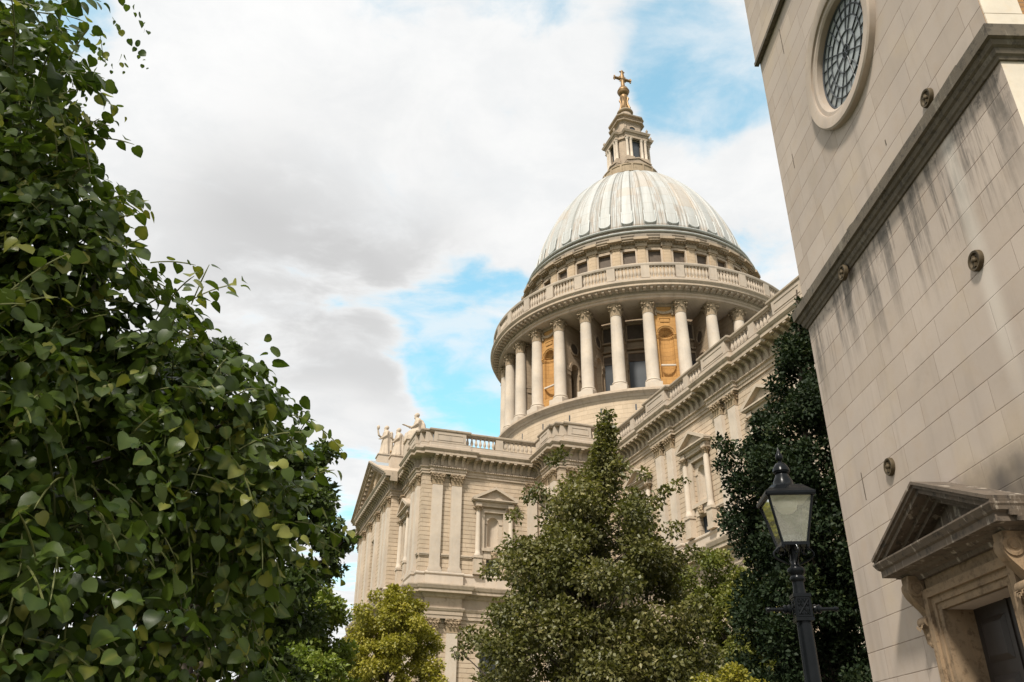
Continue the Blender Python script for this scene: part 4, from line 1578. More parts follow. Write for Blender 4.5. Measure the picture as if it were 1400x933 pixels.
# ------------------------------------------------------------------ roof statues
def fuse(mb_, voxel):
    """merge overlapping shapes into one continuous skin"""
    me = bpy.data.meshes.new('tmp')
    me.from_pydata(mb_.v, [], mb_.f)
    bm = bmesh.new(); bm.from_mesh(me)
    bmesh.ops.recalc_face_normals(bm, faces=bm.faces)
    bm.to_mesh(me); bm.free()
    o = bpy.data.objects.new('tmp', me)
    COL.objects.link(o)
    md = o.modifiers.new('r', 'REMESH'); md.mode = 'VOXEL'; md.voxel_size = voxel
    sm = o.modifiers.new('s', 'SMOOTH'); sm.iterations = 2; sm.factor = .5
    dg = bpy.context.evaluated_depsgraph_get()
    out = bpy.data.meshes.new_from_object(o.evaluated_get(dg))
    bpy.data.objects.remove(o)
    for p in out.polygons:
        p.use_smooth = True
    return out


def robe(mb_, rings, n=22, folds=7, amp=.09):
    """draped figure: rings of (x, y, z, rx, ry)"""
    vs, fs = [], []
    for j, (x, y, z, rx, ry) in enumerate(rings):
        k = max(0, 1 - j / (len(rings) - 2))
        for i in range(n):
            a = 2 * PI * i / n
            f_ = 1 + amp * (.35 + k) * math.sin(folds * a + j * .35)
            vs.append((x + rx * 1.22 * f_ * math.cos(a), y + ry * 1.22 * f_ * math.sin(a), z))
    for j in range(len(rings) - 1):
        for i in range(n):
            a, b = j * n + i, j * n + (i + 1) % n
            fs.append((a, b, b + n, a + n))
    fs.append(tuple(reversed(range(n))))
    fs.append(tuple(range((len(rings) - 1) * n, len(rings) * n)))
    mb_.add(vs, fs)


def head(mb_, x, y, z, k=1.0, beard=True):
    mb_.tube([(x, y + .02, z - .36 * k), (x, y, z - .1)], [.15 * k, .13 * k], 8)
    mb_.ball((x, y, z), .20 * k, .24 * k, .28 * k, 12, 9)
    mb_.ball((x, y + .05, z + .07 * k), .235 * k, .25 * k, .25 * k, 12, 8)      # hair
    mb_.ball((x, y - .24 * k, z - .02 * k), .045 * k, .07 * k, .07 * k, 6, 5)   # nose
    for s in (-1, 1):
        mb_.ball((x + s * .085 * k, y - .2 * k, z + .045 * k), .05 * k, .05 * k, .035 * k, 6, 4)
        mb_.ball((x + s * .205 * k, y + .02, z), .04 * k, .06 * k, .08 * k, 6, 4)
    if beard:
        mb_.ball((x, y - .16 * k, z - .24 * k), .13 * k, .12 * k, .17 * k, 8, 6)


def hand(mb_, p, d, k=1.0):
    p = Vector(p); d = Vector(d).normalized()
    sd = d.cross(Vector((0, 0, 1)))
    sd = sd.normalized() if sd.length > .1 else Vector((1, 0, 0))
    mb_.ball(p, .10 * k, .10 * k, .10 * k, 8, 6)
    for i, L_ in enumerate((.2, .24, .22, .17)):
        o = p + sd * (.05 * (i - 1.5)) * k
        mb_.tube([o, o + d * L_ * .6 * k, o + d * L_ * k + Vector((0, 0, -.04 * k))], [.04 * k, .036 * k, .028 * k], 6)
    mb_.tube([p - sd * .06 * k, p - sd * .13 * k + d * .12 * k], [.04 * k, .03 * k], 6)


def statue(name, label, loc, rz, shapes, plinth, extra=None):
    e = empty(name, loc, rz, None)
    e.matrix_world = CATH.matrix_basis @ Matrix.Translation(loc) @ Matrix.Rotation(rz, 4, 'Z')
    tag(e, label, 'statue', 'stone statues on the transept roof')
    me = fuse(shapes, .055)
    me.materials.append(M['lime'])
    o = bpy.data.objects.new('figure', me)
    COL.objects.link(o); o.parent = e
    plinth.build('pedestal', M['lime'], e)
    if extra:
        extra.build('gilded_attribute', M['gold'], e, True)
    return e


# front of every figure is -y (south); they stand on the pediment and its shoulders
a = MB()
robe(a, [(0, 0, 0, .75, .62), (0, .02, .5, .66, .55), (.03, .03, 1.2, .55, .47), (.05, .02, 1.9, .52, .42), (.05, 0, 2.5, .50, .38), (.03, .02, 2.95, .56, .36), (0, .05, 3.2, .40, .28), (0, .05, 3.3, .2, .2)])
head(a, 0, -.02, 3.62, 1.12)
a.tube([(-.5, 0, 3.0), (-.62, -.45, 2.55), (-.40, -.85, 2.75), (-.35, -1.0, 3.35)], [.20, .18, .14, .11], 8)      # arm raised in front
hand(a, (-.34, -1.02, 3.45), (0, -.1, 1), 1.15)
a.ball((-.32, -.98, 3.72), .22, .2, .32, 10, 8)
a.tube([(.5, .05, 3.0), (.72, -.1, 2.4), (.45, -.65, 2.05)], [.2, .17, .12], 8)
hand(a, (.40, -.74, 2.02), (-.5, -1, 0), 1.15)
robe(a, [(.0, .55, .0, .50, .35), (0, .6, 1.2, .42, .28), (0, .62, 2.4, .33, .2), (0, .62, 3.05, .26, .16), (0, .62, 3.2, .12, .1)], 16, 5, .12)   # mantle hanging behind
p = MB()
p.box(-.95, .95, -1.0, 1.1, -.12, 0)
p.box(-.85, .85, -.9, 1.0, -1.1, -.12)
p.box(-1.0, 1.0, -1.05, 1.15, -1.35, -1.1)
statue('roof_statue', 'robed stone figure with raised arm on the peak of the pediment', (0, -36.3, 36.15), 0, a, p)

a = MB()
robe(a, [(0, 0, 0, .66, .55), (0, .02, .6, .58, .5), (0, .05, 1.3, .50, .43), (.02, .08, 2.0, .48, .38), (.02, .08, 2.5, .53, .36), (0, .08, 2.75, .40, .28), (0, .06, 2.9, .2, .2)], folds=6)
head(a, 0, .0, 3.2, 1.1)
a.tube([(-.45, .05, 2.6), (-.6, -.4, 2.2), (-.35, -.8, 2.45), (-.3, -.9, 2.75)], [.19, .17, .13, .1], 8)
hand(a, (-.3, -.92, 2.82), (0, -.3, 1), 1.15)
a.tube([(.45, .05, 2.6), (.66, -.1, 2.05), (.3, -.55, 1.65)], [.19, .16, .12], 8)
hand(a, (.24, -.6, 1.62), (-1, -.4, 0), 1.1)
robe(a, [(.1, .45, .0, .46, .32), (.1, .5, 1.2, .40, .26), (.05, .45, 2.3, .35, .2), (.05, .4, 2.7, .2, .12)], 16, 5, .12)
p = MB()
p.box(-.8, .8, -.85, .85, -.12, 0)
p.box(-.7, .7, -.75, .75, -2.2, -.12)
x = MB()
x.tube([(-.55, -.55, .1), (-.5, -.62, .55)], [.10, .07], 8)
x.ball((-.5, -.62, .72), .15, .13, .19, 8, 6)
statue('roof_statue', 'cloaked stone figure beside the small gilded emblem on the pediment slope', (6.3, -36.0, 33.95), 0, a, p, x)

a = MB()
robe(a, [(0, 0, 0, .78, .85), (0, -.05, .5, .74, .85), (0, -.08, 1.0, .66, .75), (0, .12, 1.35, .52, .48), (0, .2, 1.9, .52, .40), (0, .22, 2.3, .56, .36), (0, .2, 2.6, .36, .27), (0, .18, 2.75, .2, .2)], folds=6)
head(a, 0, .04, 3.06, 1.1)
a.tube([(-.5, .15, 2.4), (-.68, -.15, 1.9), (-.45, -.75, 1.85), (-.4, -1.15, 1.95)], [.19, .17, .12, .09], 8)
hand(a, (-.4, -1.25, 1.97), (0, -1, .15), 1.15)
a.tube([(.5, .15, 2.4), (.7, .0, 1.85), (.4, -.55, 1.45)], [.19, .17, .12], 8)
hand(a, (.35, -.62, 1.42), (-.5, -1, 0), 1.1)
robe(a, [(0, .75, .1, .62, .34), (0, .8, 1.0, .60, .32), (0, .72, 2.0, .52, .26), (0, .55, 2.5, .3, .18)], 16, 5, .12)
robe(a, [(-.45, -.85, 0, .34, .3), (-.45, -.85, .7, .3, .26), (-.42, -.8, 1.05, .2, .2)], 12, 4, .1)
p = MB()
p.box(-.95, .95, -1.15, 1.15, -.12, 0)
p.box(-.85, .85, -1.0, 1.0, -3.4, -.12)
statue('roof_statue', 'seated looking stone figure reaching out above the parapet corner', (11.0, -35.0, 34.25), 0, a, p)

# ------------------------------------------------------------------ church tower beside the lane
TOW = empty('church_tower', (5.567, 13.840, 0), R(-88.470))
tag(TOW, 'stone church tower with a round leaded window, string course and pedimented doorway', 'tower')
TW, TZ = 6.62, 24.0
OX, OZ, ORr = 3.34, 12.76, .98
DC = 3.37
mb = MB()
wall_holes(mb, 'y', 0, 0, TW, 0, 9.45, [(DC - .77, DC + .77, 0, 3.57)], .5, 1)
# upper stage with the round window hole
hx0, hx1, hz0, hz1 = OX - 1.3, OX + 1.3, OZ - 1.3, OZ + 1.3
wall_holes(mb, 'y', 0, 0, TW, 9.45, 15.95, [(hx0, hx1, hz0, hz1)], 0.0, 1)
nseg = 48
for i in range(nseg):
    a0, a1 = 2 * PI * i / nseg, 2 * PI * (i + 1) / nseg

    def sq(t):
        c_, s_ = math.cos(t), math.sin(t)
        k = 1.3 / max(abs(c_), abs(s_))
        return (OX + c_ * k, 0, OZ + s_ * k)
    mb.quad((OX + 1.1 * math.cos(a0), 0, OZ + 1.1 * math.sin(a0)), sq(a0), sq(a1), (OX + 1.1 * math.cos(a1), 0, OZ + 1.1 * math.sin(a1)))
mb.box(-.03, TW, -.09, .6, 15.95, TZ)
mb.quad((0, 0, 0), (0, TW, 0), (0, TW, TZ), (0, 0, TZ))
mb.quad((0, TW, 0), (TW, TW, 0), (TW, TW, TZ), (0, TW, TZ))
mb.quad((0, .0, TZ), (TW, 0, TZ), (TW, TW, TZ), (0, TW, TZ))
mb.build('ashlar_wall', M['tower'], TOW)
# dark strip standing in for the shadow line under the overhanging top stage
mb = MB()
mb.box(-.05, TW, -.115, -.02, 15.86, 15.955)
mb.build('top_shadow_line', M['towerband'], TOW)
# the face that looks towards the lane: pale ashlar below, brick panel between quoins above
mb = MB()
mb.quad((TW, 0, 0), (TW, TW, 0), (TW, TW, 9.45), (TW, 0, 9.45))
mb.build('end_wall', M['towerwhite'], TOW)
mb = MB()
wall_holes(mb, 'x', TW, .0, TW, 9.45, TZ, [(1.15, 4.6, 10.45, 16)], .5, -1)
mb.build('brick_panel', M['brick'], TOW)
mb = MB()
zq = 9.5
i = 0
while zq < 22:
    wq = .85 if i % 2 == 0 else .48
    mb.box(TW - .002, TW + .018, .006, wq, zq, zq + .40)
    zq += .41; i += 1
mb.build('quoin', M['towerwhite'], TOW)
mb = MB()
mb.quad((TW - .42, 1.0, 10.3), (TW - .42, 4.8, 10.3), (TW - .42, 4.8, 16.2), (TW - .42, 1.0, 16.2))
mb.build('window', M['dark'], TOW)
# string course
band = [(-.0, 9.12), (.03, 9.12), (.045, 9.16), (.07, 9.18), (.085, 9.23), (.085, 9.25), (.12, 9.27), (.14, 9.32), (.14, 9.335), (.185, 9.345), (.19, 9.53), (.15, 9.56), (0, 9.60)]
mb = MB()
mb.sweep([(0, TW), (0, 0), (TW, 0), (TW, TW)], band)
mb.build('string_course', M['towerband'], TOW)
# soot-dark, uneven course of stones that stands just above the string course
mb = MB()
rr = random.Random(4)
x_ = .25
while x_ < TW - .3:
    L_ = rr.uniform(.25, .6)
    hh = rr.choice([.10, .14, .18, .22, .16]) if rr.random() < .85 else 0
    if 2.55 < x_ < 3.0 or hh == 0:
        x_ += L_; continue
    x1_ = min(x_ + L_, TW - .05)
    a0, a1 = hh + rr.uniform(-.04, .04), hh + rr.uniform(-.04, .04)
    mb.prism([(x_, 9.58), (x1_ - .004, 9.58), (x1_ - .004, 9.58 + a1), ((x_ + x1_) / 2, 9.58 + hh + rr.uniform(-.03, .03)), (x_, 9.58 + a0)], -.012, .01, 'y')
    x_ = x1_
mb.build('weathered_course', M['towerband'], TOW)

# round window
mb = MB()
ringp = [(1.10, .02), (1.10, -.10), (1.14, -.115), (1.30, -.125), (1.33, -.10), (1.33, .01)]
innp = [(.98, .14), (.98, -.03), (1.02, -.06), (1.10, -.065)]
for pr in (ringp, innp):
    vs, fs = [], []
    n_ = 64
    for i in range(n_):
        t = 2 * PI * i / n_
        vs += [(OX + r_ * math.cos(t), y_, OZ + r_ * math.sin(t)) for r_, y_ in pr]
    m_ = len(pr)
    for i in range(n_):
        for j in range(m_ - 1):
            a_, b_ = i * m_, ((i + 1) % n_) * m_
            fs.append((a_ + j, b_ + j, b_ + j + 1, a_ + j + 1))
    mb.add(vs, fs)
OW = mb.build('round_window', M['towerlime'], TOW, True, ang=25)
mb = MB()
mb.prism(arc(OX, OZ, .985, 0, 2 * PI * 63 / 64, 63), .10, .13, 'y')
mb.build('glass', M['leaded'], OW)
mb = MB()
for r_ in (.12, .36, .60, .78, .965):
    pts = [(OX + r_ * math.cos(2 * PI * i / 48), .088, OZ + r_ * math.sin(2 * PI * i / 48)) for i in range(49)]
    mb.tube(pts, .013 if r_ < .9 else .022, 5, False)
for i in range(24):
    t = 2 * PI * (i + .5) / 24
    ra = .12 if i % 3 == 0 else (.36 if i % 3 == 1 else .60)
    mb.tube([(OX + ra * math.cos(t), .088, OZ + ra * math.sin(t)), (OX + .97 * math.cos(t), .088, OZ + .97 * math.sin(t))], .011, 5)
for i in range(4):
    t = PI * i / 4 + .3
    mb.tube([(OX - .12 * math.cos(t), .088, OZ - .12 * math.sin(t)), (OX + .12 * math.cos(t), .088, OZ + .12 * math.sin(t))], .010, 5)
mb.build('glazing_bars', M['lead_came'], OW)

# iron tie-rod plates
pt = MB()
pt.M = Matrix.Rotation(PI / 2, 4, 'X')
pt.lathe([(.0, .035), (.03, .035), (.05, .025), (.085, .025), (.10, .05), (.125, .055), (.135, .03), (.135, -.01)], 28)
pt.M = None
pt.ball((0, -.05, 0), .04, .035, .04, 8, 6)
pt.box(-.018, .018, -.062, -.02, -.085, .06)
k0 = None
for u_, z_ in ((5.2, 9.90), (5.2, 7.25), (1.98, 5.72), (2.02, 9.08)):
    if k0 is None:
        k0 = pt.build('tie_plate', M['rustiron'], TOW, True)
        k0.location = (u_, 0, z_)
    else:
        copy_tree(k0, TOW, (u_, -.10 if z_ == 9.08 else 0, z_))
# slits and old cramp holes
mb = MB()
for u_, z0_, z1_ in ((.98, 5.52, 5.97), (.72, 12.35, 12.7), (3.95, 10.15, 10.25), (1.25, 14.9, 15.6)):
    mb.box(u_ - .012, u_ + .012, -.004, .01, z0_, z1_)
mb.build('cramp_slot', M['towerband'], TOW)

# doorway -----------------------------------------------------------------------
DW = empty('doorway', (DC, 0, 0), 0, TOW)
mb = MB()
for s_ in (-1, 1):
    for x0, x1, y in ((.77, .86, -.05), (.86, .95, -.075), (.95, 1.06, -.12)):
        a_, b_ = (x0, x1) if s_ > 0 else (-x1, -x0)
        mb.box(a_, b_, y, .02, 0, 3.57 + (x0 - .77))
    a_, b_ = (.765, .78) if s_ > 0 else (-.78, -.765)
    mb.box(a_, b_, -.045, .42, 0, 3.57)
for x1, z0, z1, y in ((.86, 3.57, 3.66, -.05), (.95, 3.66, 3.75, -.075), (1.06, 3.75, 3.86, -.12)):
    mb.box(-x1, x1, y, .02, z0, z1)
mb.box(-.765, .765, .0, .42, 3.571, 3.6)
mb.build('door_surround', M['doorstone'], DW)
mb = MB()
mb.box(-1.04, 1.04, -.06, .02, 3.86, 4.04)
mb.build('frieze', M['doorstone'], DW)
hood = [(0, 4.0), (.10, 4.0), (.12, 4.05), (.20, 4.07), (.24, 4.10), (.40, 4.11), (.40, 4.20), (.43, 4.22), (.47, 4.29), (.47, 4.31), (.0, 4.36)]
mb = MB()
mb.sweep([(-1.08, .02), (-1.08, -.02), (1.08, -.02), (1.08, .02)], hood)
HD = mb.build('hood_cornice', M['hoodstone'], DW)
mb = MB()
ap_, hw_ = 4.95, 1.53
for s_ in (-1, 1):
    for y0, t0, t1, in ((-.50, .045, .085), (-.47, .0, .045), (-.42, -.07, .0), (-.28, -.13, -.07), (-.20, -.19, -.13)):
        mb.prism([(s_ * hw_, 4.315 + t0 - .02), (0, ap_ + t0), (0, ap_ + t1), (s_ * (hw_ + .01), 4.315 + t1 - .02)], y0, .02, 'y')
mb.prism([(-1.3, 4.34), (1.3, 4.34), (0, 4.83)], -.06, .01, 'y')
mb.build('pediment', M['hoodstone'], DW)
# scrolled brackets
for s_ in (-1, 1):
    mb = MB()
    prof = []
    for i in range(22):
        t = i / 21
        prof.append((-.05 - .20 * math.cos(t * PI * .5) ** 1.2 - .05 * math.sin(t * PI * 2.1), 4.0 - .62 * t))
    poly = [(.0, 4.0)] + prof + [(.0, 3.38)]
    mb.prism(poly, s_ * 1.17 - .085, s_ * 1.17 + .085, 'x')
    for yy, z_, r_ in ((-.17, 3.90, .115), (-.09, 3.47, .075)):
        mb.M = Matrix.Translation((s_ * 1.17, yy, z_)) @ Matrix.Rotation(PI / 2, 4, 'Y')
        mb.lathe([(0, -.105), (r_ * .35, -.112), (r_ * .4, -.10), (r_ * .62, -.10), (r_ * .7, -.112), (r_, -.105), (r_, .105), (r_ * .7, .112), (r_ * .62, .10), (r_ * .4, .10), (r_ * .35, .112), (0, .105)], 20)
    mb.M = None
    for k in range(5):
        leaf_strip(mb, (s_ * 1.17 + (k - 2) * .035, -.08, 3.16 + .02 * abs(k - 2)), (0, -1, 0), .06, .24, .18)
    mb.ball((s_ * 1.17, -.06, 3.30), .07, .06, .07, 8, 6)
    mb.ball((s_ * 1.17, -.05, 3.20), .05, .05, .06, 8, 6)
    mb.box(s_ * 1.17 - .10, s_ * 1.17 + .10, -.26, .01, 3.98, 4.06)
    mb.build('scroll_bracket', M['doorstone'], DW, True, ang=30)
mb = MB()
mb.box(-.77, .77, .36, .44, 0, 3.57)
for s_ in (-1, 1):
    for z0_, z1_ in ((.3, 1.15), (1.35, 2.05), (2.2, 2.75), (2.9, 3.42)):
        x0, x1 = (.10, .66) if s_ > 0 else (-.66, -.10)
        mb.add([(x0, .358, z0_), (x1, .358, z0_), (x1, .358, z1_), (x0, .358, z1_), (x0 + .07, .32, z0_ + .07), (x1 - .07, .32, z0_ + .07), (x1 - .07, .32, z1_ - .07), (x0 + .07, .32, z1_ - .07)],
               [(0, 1, 5, 4), (1, 2, 6, 5), (2, 3, 7, 6), (3, 0, 4, 7), (4, 5, 6, 7)])
mb.box(-.02, .02, .34, .37, 0, 3.57)
DL = mb.build('door', M['door'], DW)
mb = MB()
mb.ball((.10, .30, 1.2), .035, .035, .035, 10, 8)
mb.tube([(.10, .36, 1.2), (.10, .3, 1.2)], .015, 8)
mb.build('door_knob', M['bronzegold'], DW, True)
mb = MB()
mb.box(-1.3, 1.3, -.45, .35, 0, .14)
mb.build('door_step', M['towerlime'], DW)

# ------------------------------------------------------------------ street lamp
K = 1.18                                     # (heights below were measured at 5.6 m, lamp stands at 6.6 m)
LA = R(18.56)
LD = 5.6 * K
LAMP = empty('street_lamp', (LD * math.sin(LA), LD * math.cos(LA), 0), R(-18.5 + 14))
tag(LAMP, 'black four sided lantern on a slim iron lamp post with ladder bar', 'street lamp')


def Z(z):
    return EYE + (z - EYE) * K


mb = MB()
mb.lathe([(.17, 0), (.17, .25), (.15, .3), (.15, .75), (.165, .8), (.12, .9), (.072, 1.0), (.066, 1.1), (.054, Z(2.42)), (.052, Z(2.46))], 24)
mb.build('post', M['iron'], LAMP, True, ang=30)
mb = MB()
SB = MB()
mb = SB
mb.box(-.075, .075, -.075, .075, Z(2.47), Z(2.60))
for z_ in (2.465, 2.605):
    mb.box(-.088, .088, -.088, .088, Z(z_) - .012, Z(z_) + .012)
for k in range(4):
    mb.M = Matrix.Rotation(k * PI / 2, 4, 'Z')
    zc = Z(2.535)
    for s_ in (-1, 1):
        mb.tube([(-.05 * s_, -.078, zc - .05), (.05 * s_, -.078, zc + .05)], .010, 5)
        for q in (-1, 1):
            mb.ball((.042 * s_, -.078, zc + .0 + .018 * q), .014, .008, .014, 6, 4)
            mb.ball((.018 * q, -.078, zc + .045 * s_), .014, .008, .014, 6, 4)
    for x0, x1, z0, z1 in ((-.066, .066, -.066, -.056), (-.066, .066, .056, .066), (-.066, -.056, -.056, .056), (.056, .066, -.056, .056)):
        mb.box(x0, x1, -.084, -.07, zc + z0, zc + z1)
mb.M = None
mb.v = [(x_ * .72, y_ * .72, z_) for x_, y_, z_ in mb.v]
mb.build('square_boss', M['iron'], LAMP)
mb = MB()
zb = Z(2.528)
for s_ in (-1, 1):
    mb.M = Matrix.Translation((0, 0, zb)) @ Matrix.Rotation(s_ * PI / 2, 4, 'Y')
    mb.lathe([(.0, .075), (.032, .078), (.036, .09), (.026, .105), (.034, .12), (.024, .135), (.013, .125), (.012, .225), (.018, .23), (.017, .245), (.012, .255), (0, .258)], 12)
mb.M = None
mb.build('ladder_bar', M['iron'], LAMP, True)
mb = MB()
mb.lathe([(.05, Z(2.605)), (.046, Z(2.63)), (.042, Z(2.66)), (.042, Z(2.69)), (.054, Z(2.70)), (.056, Z(2.715)), (.045, Z(2.73)), (.06, Z(2.745)), (.066, Z(2.76)), (.06, Z(2.775)), (.04, Z(2.785)), (.03, Z(2.80)), (.03, Z(2.85)), (.03, Z(2.86)), (.0, Z(2.861))], 20)
mb.build('collar', M['iron'], LAMP, True, ang=40)
mb = MB()
zl = Z(2.915)
hb_, ht_ = .076 * K, .138 * K
zt = Z(3.215)
mb.tube([(0, 0, Z(2.85)), (0, 0, zl)], .014, 8)
for s_ in (-1, 1):      # scrolled stays under the lantern
    for ax in (0, 1):
        pts = []
        for i in range(15):
            t = i / 14
            r_ = .035 + .085 * math.sin(PI * t) + .05 * t
            zz2 = Z(2.80) + (zl - Z(2.80)) * t
            pts.append((s_ * r_, 0, zz2) if ax == 0 else (0, s_ * r_, zz2))
        for i in range(8):
            t = i / 7 * PI * 1.6
            c_ = .085 + .03 * math.cos(t); d_ = zl - .035 + .03 * math.sin(t)
            pts.append((s_ * c_, 0, d_) if ax == 0 else (0, s_ * c_, d_))
        mb.tube(pts, .0075, 6)
mb.build('bracket_scroll', M['iron'], LAMP, True)
mb = MB()
mb.box(-hb_ - .012, hb_ + .012, -hb_ - .012, hb_ + .012, zl - .012, zl + .012)
for sx in (-1, 1):
    for sy in (-1, 1):
        mb.tube([(sx * hb_, sy * hb_, zl), (sx * ht_, sy * ht_, zt)], .010, 6)
        mb.ball((sx * hb_, sy * hb_, zl - .02), .014, .014, .02, 6, 5)
e = ht_ + .012
for a_, b_ in (((-e, -e), (e, -e)), ((e, -e), (e, e)), ((e, e), (-e, e)), ((-e, e), (-e, -e))):
    mb.tube([(*a_, zt), (*b_, zt)], .013, 6)
mb.build('lantern_frame', M['iron'], LAMP)
panes = None
for k in range(4):
    m_ = MB()
    m_.quad((-hb_, -hb_ + .002, zl + .01), (hb_, -hb_ + .002, zl + .01), (ht_, -ht_ + .002, zt), (-ht_, -ht_ + .002, zt))
    m_.quad((-hb_, -hb_ + .006, zl + .01), (hb_, -hb_ + .006, zl + .01), (ht_, -ht_ + .006, zt), (-ht_, -ht_ + .006, zt))
    if panes is None:
        panes = m_.build('glass_pane', M['lampglass'], LAMP)
    else:
        copy_tree(panes, LAMP, None, k * PI / 2)
mb = MB()
ro = ht_ + .022
zr = zt + .012
zs = [(ro, zr - .006), (ro, zr + .008), (ro * .86, zr + .03), (ro * .62, zr + .075), (ro * .50, zr + .085)]
vs, fs = [], []
for r_, z_ in zs:
    vs += [(-r_, -r_, z_), (r_, -r_, z_), (r_, r_, z_), (-r_, r_, z_)]
for j in range(len(zs) - 1):
    for k in range(4):
        a_, b_ = j * 4 + k, j * 4 + (k + 1) % 4
        fs.append((a_, b_, b_ + 4, a_ + 4))
mb.add(vs, fs)
mb.lathe([(ro * .56, zr + .078), (ro * .48, zr + .09), (ro * .42, zr + .105), (ro * .40, zr + .13), (ro * .31, zr + .165), (ro * .26, zr + .19), (ro * .32, zr + .2), (ro * .33, zr + .215)], 28)
mb.build('lantern_roof', M['iron'], LAMP, True, ang=35)
mb = MB()
z1_ = zr + .205
mb.lathe([(ro * .33, z1_), (ro * .36, z1_ + .008), (ro * .33, z1_ + .035), (ro * .22, z1_ + .07), (ro * .09, z1_ + .085), (ro * .07, z1_ + .095), (ro * .13, z1_ + .105), (ro * .16, z1_ + .125), (ro * .14, z1_ + .145), (ro * .07, z1_ + .17), (ro * .05, z1_ + .185), (0, z1_ + .215)], 24)
mb.build('finial', M['iron'], LAMP, True, ang=40)
mb = MB()
mb.lathe([(0, zt + .01), (.11 * K * .6, zt + .005), (.115 * K * .62, zt - .03), (.10 * K * .62, zt - .075), (.06 * K * .62, zt - .10), (0, zt - .11)], 20)
mb.build('lamp_globe', M['opal'], LAMP, True)
mb = MB()
mb.quad((-ht_, -ht_, zt + .004), (ht_, -ht_, zt + .004), (ht_, ht_, zt + .004), (-ht_, ht_, zt + .004))
mb.build('reflector', M['opal'], LAMP)

# ------------------------------------------------------------------ trees
def near_leaf():
    mid = [(0, 0, 0), (0, .22, .035), (0, .46, .045), (0, .72, .02), (0, 1.06, -.10)]
    half = [(.22, -.05, .05), (.43, .06, .10), (.52, .32, .11), (.44, .62, .07), (.22, .87, -.02)]
    v = mid + half + [(-a, b, c + .01) for a, b, c in half]
    f = []
    for o, flip in ((5, False), (10, True)):
        q = [(0, o, o + 1, 1), (1, o + 1, o + 2, 2), (2, o + 2, o + 3, 3), (3, o + 3, o + 4, 4)]
        f += [tuple(reversed(t)) if flip else t for t in q]
    return np.array(v), f, np.array([.16] * 5 + [-.05] * 10)


LEAF_NEAR = near_leaf()
LEAF_FAR = (np.array([(0, 0, 0), (.36, .42, .12), (0, 1, 0), (-.36, .42, .12)]), [(0, 1, 2), (0, 2, 3)])
LEAF_SLIM = (np.array([(0, 0, 0), (.20, .5, .10), (0, 1, 0), (-.20, .5, .10)]), [(0, 1, 2), (0, 2, 3)])


def nrm(a):
    return a / np.maximum(np.linalg.norm(a, axis=1, keepdims=True), 1e-9)


def leaves(name, pos, tip, nor, size, tint, mat, tmpl, parent, smooth=False):
    tv, tf = tmpl[:2]
    toff = tmpl[2] if len(tmpl) > 2 else np.zeros(len(tv))
    tip = nrm(tip)
    nor = nor - tip * (nor * tip).sum(1, keepdims=True)
    nor = nrm(nor)
    sid = np.cross(tip, nor)
    n, k = len(pos), len(tv)
    V = (pos[:, None, :] + size[:, None, None] * (tv[None, :, 0:1] * sid[:, None, :] + tv[None, :, 1:2] * tip[:, None, :] + tv[None, :, 2:3] * (RNG.uniform(.3, 2.3, n)[:, None, None]) * nor[:, None, :])).reshape(-1, 3)
    lens = np.array([len(f) for f in tf])
    flat = np.concatenate([np.array(f) for f in tf])
    loops = (np.arange(n)[:, None] * k + flat[None, :]).ravel()
    tot = np.tile(lens, n)
    start = np.concatenate([[0], np.cumsum(tot)[:-1]])
    me = bpy.data.meshes.new(name)
    me.vertices.add(n * k)
    me.vertices.foreach_set('co', V.ravel().astype(np.float32))
    me.loops.add(len(loops))
    me.loops.foreach_set('vertex_index', loops.astype(np.int32))
    me.polygons.add(len(tot))
    me.polygons.foreach_set('loop_start', start.astype(np.int32))
    me.polygons.foreach_set('loop_total', tot.astype(np.int32))
    if smooth:
        me.polygons.foreach_set('use_smooth', np.ones(len(tot), bool))
    me.update(calc_edges=True)
    at = me.attributes.new('tint', 'FLOAT', 'POINT')
    at.data.foreach_set('value', (np.repeat(tint, k) + np.tile(toff, n)).astype(np.float32))
    me.materials.append(mat)
    o = bpy.data.objects.new(name, me)
    COL.objects.link(o)
    o.parent = parent
    return o


def rand_dir(n, up=0.0):
    v = RNG.normal(size=(n, 3))
    v[:, 2] += up
    return nrm(v)


